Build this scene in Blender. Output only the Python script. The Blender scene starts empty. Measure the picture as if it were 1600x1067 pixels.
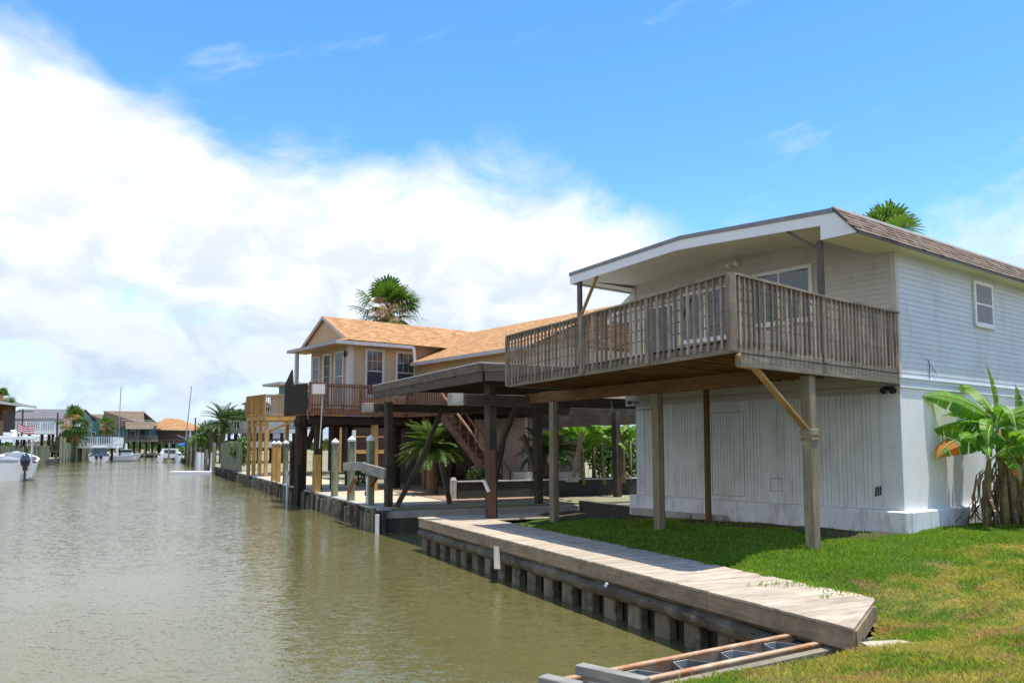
import bpy, math, random
import numpy as np
from mathutils import Vector, Matrix, noise as mnoise
random.seed(7); np.random.seed(7)
R = math.radians
S = bpy.context.scene
COL = S.collection
# ------------------------------------------------------------------ camera
EYE = 2.7; FPX = 1280.0; PITCH = R(4.8); PY0 = 697 - FPX*math.tan(PITCH)
cd = bpy.data.cameras.new('camera'); cam = bpy.data.objects.new('camera', cd); COL.objects.link(cam)
cam.location = (0, 0, EYE); cam.rotation_euler = (math.pi/2 + PITCH, 0, 0)
cd.sensor_width = 36; cd.lens = 36*FPX/1600; cd.shift_y = (PY0-533.5)/1600
cd.clip_end = 6000; cd.clip_start = .05
S.camera = cam
# ------------------------------------------------------------------ light directions
uA = Vector((-1000, 1280, 0)).normalized(); uB = Vector((uA.y, -uA.x, 0))
nB = -uA
SUNV = (Vector((0, 0, 1)) + nB*.165 + uB*.10).normalized()
sl = bpy.data.lights.new('sun', 'SUN'); sun = bpy.data.objects.new('sun', sl); COL.objects.link(sun)
sl.energy = 4.3; sl.angle = R(.5); sl.color = (1, .955, .87)
sun.rotation_euler = SUNV.to_track_quat('Z', 'Y').to_euler(); sun.location = (0, 0, 60)
S.view_settings.view_transform = 'Standard'; S.view_settings.look = 'None'
S.view_settings.exposure = .42; S.view_settings.gamma = 1
# ------------------------------------------------------------------ node helper
def nd(nt, typ, ins=None, **props):
    n = nt.nodes.new(typ)
    for k, v in props.items(): setattr(n, k, v)
    for k, v in (ins or {}).items():
        s = n.inputs[k]
        if isinstance(v, bpy.types.NodeSocket): nt.links.new(v, s)
        else: s.default_value = v
    return n
def mth(nt, op, a, b=None, c=None, clamp=False):
    n = nt.nodes.new('ShaderNodeMath'); n.operation = op; n.use_clamp = clamp
    for i, v in enumerate((a, b, c)):
        if v is None: continue
        if isinstance(v, bpy.types.NodeSocket): nt.links.new(v, n.inputs[i])
        else: n.inputs[i].default_value = v
    return n.outputs[0]
def mixc(nt, f, a, b, mode='MIX'):
    n = nt.nodes.new('ShaderNodeMix'); n.data_type = 'RGBA'; n.blend_type = mode
    for i, v in ((0, f), (6, a), (7, b)):
        if isinstance(v, bpy.types.NodeSocket): nt.links.new(v, n.inputs[i])
        else: n.inputs[i].default_value = v if i == 0 else (tuple(v)+(1,))[:4]
    return n.outputs[2]
def ramp(nt, f, stops, interp='LINEAR'):
    n = nt.nodes.new('ShaderNodeValToRGB'); nt.links.new(f, n.inputs[0]); r = n.color_ramp; r.interpolation = interp
    while len(r.elements) < len(stops): r.elements.new(.5)
    for e, (p, c) in zip(r.elements, stops):
        e.position = p; e.color = (c, c, c, 1) if not hasattr(c, '__len__') else (tuple(c)+(1,))[:4]
    return n.outputs[0]
# ------------------------------------------------------------------ sky
W = bpy.data.worlds.new('World'); S.world = W; W.use_nodes = True
nt = W.node_tree; nt.nodes.clear()
sky = nd(nt, 'ShaderNodeTexSky', sky_type='NISHITA', sun_disc=False, sun_elevation=math.asin(SUNV.z),
         sun_rotation=math.atan2(SUNV.x, SUNV.y), altitude=0, air_density=1.0, dust_density=.35, ozone_density=2.2)
tc = nd(nt, 'ShaderNodeTexCoord'); sp = nd(nt, 'ShaderNodeSeparateXYZ', {0: tc.outputs['Generated']})
x, y, z = sp.outputs
az = mth(nt, 'ARCTAN2', x, y)                       # 0 straight ahead, + to the right
hl = mth(nt, 'SQRT', mth(nt, 'ADD', mth(nt, 'MULTIPLY', x, x), mth(nt, 'MULTIPLY', y, y)))
el = mth(nt, 'ARCTAN2', z, hl)
a01 = mth(nt, 'MULTIPLY_ADD', az, 1/3.0, .5, clamp=True)   # az -1.5..1.5
def A(px): return math.atan((px-800)/1280)/3+.5
def E(px, py): return math.atan((697-py)/1280*math.cos(math.atan((px-800)/1280)))
edge = ramp(nt, a01, [(0, .55), (A(0), E(0, 45)), (A(240), E(240, 85)), (A(370), E(370, 195)), (A(640), E(640, 245)),
                      (A(800), E(800, 285)), (A(960), E(960, 305)), (A(1060), E(1060, 350)), (A(1180), E(1180, 420)),
                      (A(1400), E(1400, 400)), (A(1600), E(1600, 300)), (1, .40)])
# cloud coordinates: stretched with azimuth
cv = nd(nt, 'ShaderNodeCombineXYZ', {0: mth(nt, 'MULTIPLY', az, 1.0), 1: mth(nt, 'MULTIPLY', el, 1.7), 2: .3})
n1 = nd(nt, 'ShaderNodeTexNoise', {'Vector': cv.outputs[0], 'Scale': 5.0, 'Detail': 9.0, 'Roughness': .6, 'Distortion': .3})
n2 = nd(nt, 'ShaderNodeTexNoise', {'Vector': cv.outputs[0], 'Scale': 2.3, 'Detail': 6.0, 'Roughness': .55})
n3 = nd(nt, 'ShaderNodeTexNoise', {'Vector': cv.outputs[0], 'Scale': 11.0, 'Detail': 8.0, 'Roughness': .6, 'Distortion': .6})
dd = mth(nt, 'SUBTRACT', edge, el)
dd = mth(nt, 'ADD', dd, mth(nt, 'MULTIPLY', mth(nt, 'SUBTRACT', n1.outputs[0], .5), .22))
dens = nd(nt, 'ShaderNodeMapRange', {'Value': dd, 'From Min': -.035, 'From Max': .065}, interpolation_type='SMOOTHSTEP').outputs[0]
# a few blue gaps inside the bank
gap = nd(nt, 'ShaderNodeMapRange', {'Value': n2.outputs[0], 'From Min': .325, 'From Max': .41}, interpolation_type='SMOOTHSTEP').outputs[0]
dens = mth(nt, 'MULTIPLY', dens, mth(nt, 'MULTIPLY_ADD', gap, .7, .3))
# thin wisps over the blue
wv = nd(nt, 'ShaderNodeCombineXYZ', {0: mth(nt, 'MULTIPLY', az, 2.0), 1: mth(nt, 'MULTIPLY_ADD', az, -1.5, mth(nt, 'MULTIPLY', el, 7.0)), 2: 4.1})
n4 = nd(nt, 'ShaderNodeTexNoise', {'Vector': wv.outputs[0], 'Scale': 2.4, 'Detail': 9.0, 'Roughness': .62})
wisp = mth(nt, 'MULTIPLY', nd(nt, 'ShaderNodeMapRange', {'Value': n4.outputs[0], 'From Min': .57, 'From Max': .82}, interpolation_type='SMOOTHSTEP').outputs[0], .45)
dens = mth(nt, 'MAXIMUM', dens, wisp)
hz = nd(nt, 'ShaderNodeMapRange', {'Value': el, 'From Min': .0, 'From Max': .16, 'To Min': .96, 'To Max': 0.0}, interpolation_type='SMOOTHSTEP').outputs[0]
shade = nd(nt, 'ShaderNodeMapRange', {'Value': n3.outputs[0], 'From Min': .36, 'From Max': .58}, interpolation_type='SMOOTHSTEP').outputs[0]
lowf = nd(nt, 'ShaderNodeMapRange', {'Value': el, 'From Min': .02, 'From Max': .30}).outputs[0]
cwhite = mixc(nt, lowf, (6.5, 7.6, 9.2), (10.2, 10.4, 10.6))
cgrey = mixc(nt, lowf, (5.0, 6.2, 7.9), (8.2, 8.8, 9.6))
ccol = mixc(nt, shade, cgrey, cwhite)
sg = nd(nt, 'ShaderNodeHueSaturation', {'Color': sky.outputs[0], 'Saturation': 1.24, 'Value': .97, 'Hue': .5}).outputs[0]
skyc = mixc(nt, 1.0, sg, (2.05, 2.38, 2.5), 'MULTIPLY')
dens = mth(nt, 'MAXIMUM', dens, hz)
final = mixc(nt, dens, skyc, ccol)
bg = nd(nt, 'ShaderNodeBackground', {'Color': final, 'Strength': .085})
nd(nt, 'ShaderNodeOutputWorld', {'Surface': bg.outputs[0]})
S.cycles.max_bounces = 8; S.cycles.transparent_max_bounces = 16
try: S.cycles.use_denoising = True
except Exception: pass

# ------------------------------------------------------------------ pixel geometry
FW = Vector((0, math.cos(PITCH), math.sin(PITCH))); UP = Vector((0, -math.sin(PITCH), math.cos(PITCH)))
def ray(px, py): return FW + Vector((1, 0, 0))*((px-800)/FPX) + UP*((PY0-py)/FPX)
def on(px, py, z):
    d = ray(px, py); k = (z-EYE)/d.z; return Vector((d.x*k, d.y*k, z))
def at(px, py, Y):
    d = ray(px, py); k = Y/d.y; return Vector((d.x*k, Y, EYE+d.z*k))
def V(*a): return Vector(a)
Z = V(0, 0, 1)
# ------------------------------------------------------------------ materials
def newmat(name):
    m = bpy.data.materials.new(name); m.use_nodes = True; nt = m.node_tree
    return m, nt, nt.nodes['Principled BSDF']
MC = {}
def plain(name, c, c2=None, rough=.6, scale=3.0, metal=0.0, bump=.0, bscale=None, detail=6, stain=None, spec=.4, coat=0):
    """noise-mottled paint / stone / metal"""
    m, nt, b = newmat(name)
    tcn = nd(nt, 'ShaderNodeTexCoord').outputs['Object']
    c2 = c2 or tuple(v*.82 for v in c)
    n = nd(nt, 'ShaderNodeTexNoise', {'Vector': tcn, 'Scale': scale, 'Detail': float(detail), 'Roughness': .65})
    f = nd(nt, 'ShaderNodeMapRange', {'Value': n.outputs[0], 'From Min': .35, 'From Max': .65}).outputs[0]
    col = mixc(nt, f, c, c2)
    at_ = nd(nt, 'ShaderNodeAttribute', attribute_name='tint').outputs['Fac']
    col = mixc(nt, 1.0, col, nd(nt, 'ShaderNodeCombineColor', {0: at_, 1: at_, 2: at_}).outputs[0], 'MULTIPLY')
    if stain:
        sc, sscale, amt = stain
        mp = nd(nt, 'ShaderNodeMapping', {'Vector': tcn, 'Scale': (1, 1, .35)})
        n2 = nd(nt, 'ShaderNodeTexNoise', {'Vector': mp.outputs[0], 'Scale': sscale, 'Detail': 8.0, 'Roughness': .7})
        f2 = nd(nt, 'ShaderNodeMapRange', {'Value': n2.outputs[0], 'From Min': .50, 'From Max': .72, 'To Max': amt}).outputs[0]
        col = mixc(nt, f2, col, sc)
    nt.links.new(col, b.inputs['Base Color'])
    b.inputs['Roughness'].default_value = rough; b.inputs['Metallic'].default_value = metal
    b.inputs['Specular IOR Level'].default_value = spec; b.inputs['Coat Weight'].default_value = coat
    if bump:
        n3 = nd(nt, 'ShaderNodeTexNoise', {'Vector': tcn, 'Scale': bscale or scale*6, 'Detail': 6.0})
        bp = nd(nt, 'ShaderNodeBump', {'Height': n3.outputs[0], 'Strength': bump, 'Distance': .02})
        nt.links.new(bp.outputs[0], b.inputs['Normal'])
    return m
def wood(name, c, c2, rough=.8, grain=1.0, stain=None, bump=.35, spec=.25):
    """board: grain runs along UV.x; each board gets its own tint"""
    m, nt, b = newmat(name)
    uv = nd(nt, 'ShaderNodeUVMap').outputs[0]
    mp = nd(nt, 'ShaderNodeMapping', {'Vector': uv, 'Scale': (1.6*grain, 26*grain, 1)})
    g = nd(nt, 'ShaderNodeTexNoise', {'Vector': mp.outputs[0], 'Scale': 1.0, 'Detail': 7.0, 'Roughness': .7, 'Distortion': .4})
    f = nd(nt, 'ShaderNodeMapRange', {'Value': g.outputs[0], 'From Min': .32, 'From Max': .68}).outputs[0]
    col = mixc(nt, f, c, c2)
    mp2 = nd(nt, 'ShaderNodeMapping', {'Vector': uv, 'Scale': (1.1, 3, 1)})
    n2 = nd(nt, 'ShaderNodeTexNoise', {'Vector': mp2.outputs[0], 'Scale': 1.3, 'Detail': 5.0, 'Roughness': .6})
    f2 = nd(nt, 'ShaderNodeMapRange', {'Value': n2.outputs[0], 'From Min': .3, 'From Max': .7, 'To Min': .68, 'To Max': 1.22}).outputs[0]
    at_ = nd(nt, 'ShaderNodeAttribute', attribute_name='tint').outputs['Fac']
    k = mth(nt, 'MULTIPLY', f2, at_)
    col = mixc(nt, 1.0, col, nd(nt, 'ShaderNodeCombineColor', {0: k, 1: k, 2: k}).outputs[0], 'MULTIPLY')
    # knots
    vo = nd(nt, 'ShaderNodeTexVoronoi', {'Vector': nd(nt, 'ShaderNodeMapping', {'Vector': uv, 'Scale': (1.5, 6, 1)}).outputs[0], 'Scale': 1.0})
    kn = nd(nt, 'ShaderNodeMapRange', {'Value': vo.outputs['Distance'], 'From Min': .05, 'From Max': .11, 'To Min': .75, 'To Max': 0}).outputs[0]
    col = mixc(nt, kn, col, tuple(v*.3 for v in c2))
    if stain:
        sc, sscale, amt = stain
        po = nd(nt, 'ShaderNodeNewGeometry').outputs['Position']
        n3 = nd(nt, 'ShaderNodeTexNoise', {'Vector': po, 'Scale': sscale, 'Detail': 8.0, 'Roughness': .7})
        f3 = nd(nt, 'ShaderNodeMapRange', {'Value': n3.outputs[0], 'From Min': .48, 'From Max': .64, 'To Max': amt}).outputs[0]
        col = mixc(nt, f3, col, sc)
    nt.links.new(col, b.inputs['Base Color']); b.inputs['Roughness'].default_value = rough
    b.inputs['Specular IOR Level'].default_value = spec
    bp = nd(nt, 'ShaderNodeBump', {'Height': g.outputs[0], 'Strength': bump, 'Distance': .006})
    nt.links.new(bp.outputs[0], b.inputs['Normal'])
    return m
def leafmat(name, c, c2, trans=.35, rough=.45, scale=6):
    m, nt, b = newmat(name)
    tcn = nd(nt, 'ShaderNodeTexCoord').outputs['Object']
    n = nd(nt, 'ShaderNodeTexNoise', {'Vector': tcn, 'Scale': float(scale), 'Detail': 4.0})
    at_ = nd(nt, 'ShaderNodeAttribute', attribute_name='tint').outputs['Fac']
    f = nd(nt, 'ShaderNodeMapRange', {'Value': n.outputs[0], 'From Min': .35, 'From Max': .65}).outputs[0]
    col = mixc(nt, f, c, c2)
    col = mixc(nt, 1.0, col, nd(nt, 'ShaderNodeCombineColor', {0: at_, 1: at_, 2: at_}).outputs[0], 'MULTIPLY')
    nt.links.new(col, b.inputs['Base Color']); b.inputs['Roughness'].default_value = rough
    b.inputs['Specular IOR Level'].default_value = .3
    tr = nd(nt, 'ShaderNodeBsdfTranslucent', {'Color': mixc(nt, 1.0, col, (1.5, 1.4, .6), 'MULTIPLY')})
    mx = nd(nt, 'ShaderNodeMixShader', {0: trans, 1: b.outputs[0], 2: tr.outputs[0]})
    nt.links.new(mx.outputs[0], nt.nodes['Material Output'].inputs[0])
    return m
def shingle(name, c, c2, mortar, sx=.33, sy=.14):
    m, nt, b = newmat(name)
    uv = nd(nt, 'ShaderNodeUVMap').outputs[0]
    br = nd(nt, 'ShaderNodeTexBrick', {'Vector': uv, 'Color1': tuple(c)+(1,), 'Color2': tuple(c2)+(1,), 'Mortar': tuple(mortar)+(1,), 'Scale': 1.0,
            'Mortar Size': .010, 'Mortar Smooth': .3, 'Bias': 0.0, 'Brick Width': sx, 'Row Height': sy})
    n = nd(nt, 'ShaderNodeTexNoise', {'Vector': uv, 'Scale': 1.2, 'Detail': 8.0, 'Roughness': .7})
    f = nd(nt, 'ShaderNodeMapRange', {'Value': n.outputs[0], 'From Min': .3, 'From Max': .7, 'To Min': .75, 'To Max': 1.2}).outputs[0]
    n5 = nd(nt, 'ShaderNodeTexNoise', {'Vector': nd(nt, 'ShaderNodeMapping', {'Vector': uv, 'Scale': (3, 7.1, 1)}).outputs[0], 'Scale': 1.0, 'Detail': 3.0})
    f5 = nd(nt, 'ShaderNodeMapRange', {'Value': n5.outputs[0], 'From Min': .35, 'From Max': .65, 'To Min': .72, 'To Max': 1.2}).outputs[0]
    f = mth(nt, 'MULTIPLY', f, f5)
    col = mixc(nt, 1.0, br.outputs[0], nd(nt, 'ShaderNodeCombineColor', {0: f, 1: f, 2: f}).outputs[0], 'MULTIPLY')
    nt.links.new(col, b.inputs['Base Color']); b.inputs['Roughness'].default_value = .9; b.inputs['Specular IOR Level'].default_value = .15
    bp = nd(nt, 'ShaderNodeBump', {'Height': br.outputs[1], 'Strength': .5, 'Distance': -.01}); nt.links.new(bp.outputs[0], b.inputs['Normal'])
    return m
def glassmat(name, tint=(.75, .8, .82), op=.35, rough=.03):
    m, nt, b = newmat(name); nt.nodes.remove(b)
    fc = nd(nt, 'ShaderNodeLayerWeight', {'Blend': .5}).outputs['Facing']
    fr = mth(nt, 'MULTIPLY_ADD', mth(nt, 'POWER', fc, 5.0), .8, .07, clamp=True)
    tp = nd(nt, 'ShaderNodeBsdfTransparent', {'Color': tuple(tint)+(1,)}); gl = nd(nt, 'ShaderNodeBsdfGlossy', {'Roughness': rough, 'Color': (.9, .95, 1, 1)})
    mx = nd(nt, 'ShaderNodeMixShader', {0: fr, 1: tp.outputs[0], 2: gl.outputs[0]})
    nt.links.new(mx.outputs[0], nt.nodes['Material Output'].inputs[0]); return m
M = {}
def vinyl(name, c, c2):
    return plain(name, c, c2, rough=.5, scale=1.3, stain=((c[0]*.62, c[1]*.62, c[2]*.58), 2.2, .5))
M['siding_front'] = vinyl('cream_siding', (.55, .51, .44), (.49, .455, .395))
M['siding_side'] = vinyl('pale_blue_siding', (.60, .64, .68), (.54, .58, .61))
M['white'] = plain('white_paint', (.80, .80, .78), (.72, .72, .70), rough=.5, scale=2, stain=((.45, .43, .38), 3, .4))
M['ledge'] = plain('white_masonry', (.76, .77, .78), (.66, .68, .70), rough=.75, scale=2.5, bump=.3, bscale=30, stain=((.25, .24, .2), 3.2, .75))
M['white_clean'] = plain('clean_white_paint', (.80, .80, .79), (.75, .75, .74), rough=.4, scale=2)
M['panel'] = plain('white_panelling', (.72, .735, .71), (.65, .665, .64), rough=.65, scale=1.4, stain=((.30, .28, .2), 1.8, .5))
M['stucco'] = plain('white_stucco', (.82, .82, .79), (.76, .76, .73), rough=.8, scale=1.4, bump=.4, bscale=40, stain=((.45, .47, .40), 1.8, .5))
M['soffit'] = plain('soffit_paint', (.66, .61, .46), (.60, .56, .42), rough=.6, scale=1.2, stain=((.5, .45, .3), 1.5, .4))
M['groove'] = plain('dark_groove', (.34, .34, .32), rough=.9)
M['trim_dark'] = plain('dark_drip_edge', (.09, .085, .08), rough=.6)
M['roofmetal'] = plain('grey_roof_edge', (.25, .25, .25), (.18, .18, .19), rough=.5, scale=4)
M['roofwhite'] = plain('pale_flat_roof', (.62, .62, .6), (.5, .5, .5), rough=.7)
M['shingle_near'] = plain('brown_shingle', (.285, .215, .16), (.205, .155, .115), rough=.95, scale=7, bump=.8, bscale=160, spec=.15)
M['deckwood'] = wood('weathered_grey_wood', (.34, .29, .22), (.17, .14, .10), stain=((.13, .14, .07), 1.3, .5))
M['deckrail'] = wood('weathered_rail_wood', (.40, .32, .235), (.185, .14, .098), stain=((.14, .13, .09), 2.3, .6))
M['postwood'] = wood('treated_post_wood', (.31, .265, .175), (.175, .145, .095), grain=.8)
M['beamwood'] = wood('brown_beam_wood', (.26, .135, .06), (.13, .065, .03))
M['bracewood'] = wood('tan_brace_wood', (.46, .29, .12), (.30, .18, .075))
M['porchpost'] = wood('dark_porch_post', (.19, .15, .125), (.10, .08, .07))
M['board'] = wood('sun_bleached_boards', (.62, .515, .39), (.42, .335, .245), stain=((.30, .23, .16), 1.4, .45), rough=.85)
M['fascia'] = wood('brown_fascia_board', (.40, .29, .19), (.25, .175, .11), stain=((.14, .11, .07), 1.5, .6))
M['pile'] = wood('algae_pile', (.28, .235, .16), (.155, .13, .085), stain=((.05, .045, .03), 2.6, .85))
M['darkpile'] = wood('dark_creosote', (.075, .055, .04), (.035, .025, .02), stain=((.10, .09, .06), 2, .4))
M['greenpile'] = wood('green_treated_pile', (.30, .33, .20), (.19, .20, .12), stain=((.12, .11, .07), 1.8, .6))
M['waler'] = wood('mossy_waler', (.165, .13, .085), (.065, .05, .034), stain=((.24, .21, .15), 2.1, .6), bump=1.0)
M['boathouse'] = wood('dark_boathouse_wood', (.11, .08, .052), (.05, .037, .024), stain=((.15, .12, .08), 1.0, .4))
M['boatroof'] = wood('grey_boathouse_roof_wood', (.19, .15, .105), (.08, .06, .04), stain=((.09, .07, .05), 1.2, .6))
M['endgrain'] = wood('pale_end_wood', (.42, .40, .34), (.28, .26, .22))
M['redwood'] = wood('red_brown_stain', (.25, .125, .072), (.14, .068, .04))
M['skirt'] = wood('brown_skirt', (.20, .13, .09), (.14, .09, .06))
M['newwood'] = wood('new_yellow_timber', (.56, .33, .11), (.40, .22, .065))
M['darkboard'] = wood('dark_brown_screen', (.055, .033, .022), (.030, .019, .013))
M['concrete'] = plain('concrete', (.50, .47, .42), (.38, .36, .32), rough=.9, scale=2.2, bump=.5, bscale=30, stain=((.2, .19, .15), 1.5, .5))
M['sandpave'] = plain('sandy_pavement', (.62, .50, .33), (.50, .40, .27), rough=.95, scale=1.2, bump=.5, bscale=25)
M['oldwall'] = plain('stained_seawall', (.10, .09, .065), (.045, .04, .03), rough=.9, scale=1.6, bump=.6, bscale=20, stain=((.20, .18, .13), 2.5, .5))
M['darkwall'] = plain('dark_green_retaining_wall', (.045, .05, .04), (.025, .03, .022), rough=.9, scale=1.5, bump=.5)
M['black'] = plain('black_plastic', (.02, .02, .022), rough=.35)
M['tan'] = plain('tan_stucco', (.56, .40, .24), (.50, .355, .21), rough=.85, scale=1.0, bump=.15, stain=((.40, .29, .18), 1.0, .4))
M['tanpink'] = plain('pinkish_siding', (.48, .36, .29), (.42, .31, .25), rough=.7, scale=1.0)
M['offwhite'] = plain('cream_trim', (.66, .60, .52), (.58, .52, .46), rough=.55)
M['greyfascia'] = plain('grey_white_fascia', (.50, .47, .46), (.42, .40, .39), rough=.6)
M['orange_roof'] = shingle('orange_shingles', (.54, .30, .135), (.42, .22, .095), (.28, .14, .06))
M['glass'] = glassmat('window_glass')
M['darkroom'] = plain('dark_interior', (.03, .035, .04), (.05, .055, .06), rough=.8)
M['blind'] = plain('pale_blind', (.24, .26, .29), (.19, .21, .24), rough=.5)
M['steel'] = plain('galvanised_metal', (.40, .41, .42), (.30, .31, .32), rough=.4, metal=.7)
M['rust'] = plain('rusty_channel', (.42, .19, .08), (.50, .40, .27), rough=.85, scale=3.5, bump=.6, stain=((.62, .55, .40), 4, .7))
M['vinylsheet'] = plain('grey_vinyl_sheet', (.30, .31, .31), (.18, .18, .17), rough=.5, scale=3, stain=((.10, .09, .06), 3, .8))
M['gelcoat'] = plain('white_gelcoat', (.80, .80, .78), (.74, .74, .72), rough=.22, scale=1.5, coat=.4)
M['bottom'] = plain('blue_grey_bottom_paint', (.10, .12, .14), rough=.5)
M['engine'] = plain('dark_navy_cowl', (.03, .035, .06), rough=.2, coat=.6)
M['teal'] = plain('teal_siding', (.06, .20, .24), (.05, .16, .19), rough=.7, scale=1)
M['brownroof'] = shingle('brown_roof', (.25, .185, .13), (.20, .15, .105), (.12, .09, .06))
M['greyroof'] = shingle('grey_roof', (.21, .20, .20), (.165, .16, .16), (.1, .1, .1))
M['brownwall'] = plain('brown_wall', (.13, .09, .065), (.10, .07, .05), rough=.8)
M['greywall'] = plain('grey_wall', (.30, .32, .36), (.26, .28, .31), rough=.7)
M['bluewall'] = plain('blue_grey_wall', (.18, .29, .37), (.15, .25, .32), rough=.7)
M['brick'] = shingle('patio_brick', (.42, .24, .16), (.34, .18, .12), (.40, .34, .26), .2, .1)
M['palm_green'] = leafmat('fan_palm_green', (.11, .20, .035), (.055, .125, .02))
M['palm_dead'] = leafmat('dead_palm_frond', (.46, .27, .12), (.30, .17, .075), trans=.25)
M['sago'] = leafmat('sago_green', (.13, .21, .035), (.06, .12, .025), trans=.3)
M['feather'] = leafmat('feather_palm_green', (.07, .12, .03), (.045, .085, .02), trans=.25)
M['banana'] = leafmat('banana_leaf', (.20, .38, .04), (.09, .24, .03), trans=.42, scale=2)
M['banana_rib'] = leafmat('banana_midrib', (.40, .46, .12), (.32, .40, .10), trans=.1)
M['banana_dead'] = leafmat('dried_banana_leaf', (.22, .14, .08), (.12, .08, .05), trans=.15)
M['banana_orange'] = leafmat('orange_dying_leaf', (.62, .22, .04), (.40, .20, .05), trans=.4)
M['bananatrunk'] = plain('banana_stem', (.30, .26, .09), (.16, .11, .06), rough=.7, scale=5, bump=.5)
M['bush'] = leafmat('bush_leaf', (.06, .13, .03), (.035, .085, .02))
M['bushlight'] = leafmat('light_bush_leaf', (.14, .24, .05), (.08, .16, .03))
M['treeleaf'] = leafmat('tree_leaf', (.06, .11, .03), (.04, .08, .02))
M['trunk'] = plain('palm_trunk', (.20, .13, .08), (.11, .07, .045), rough=.95, scale=6, bump=1.0, bscale=20)
M['rope'] = plain('green_rope', (.05, .35, .25), rough=.8)
M['wire'] = plain('black_cable', (.02, .02, .02), rough=.6)

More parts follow.
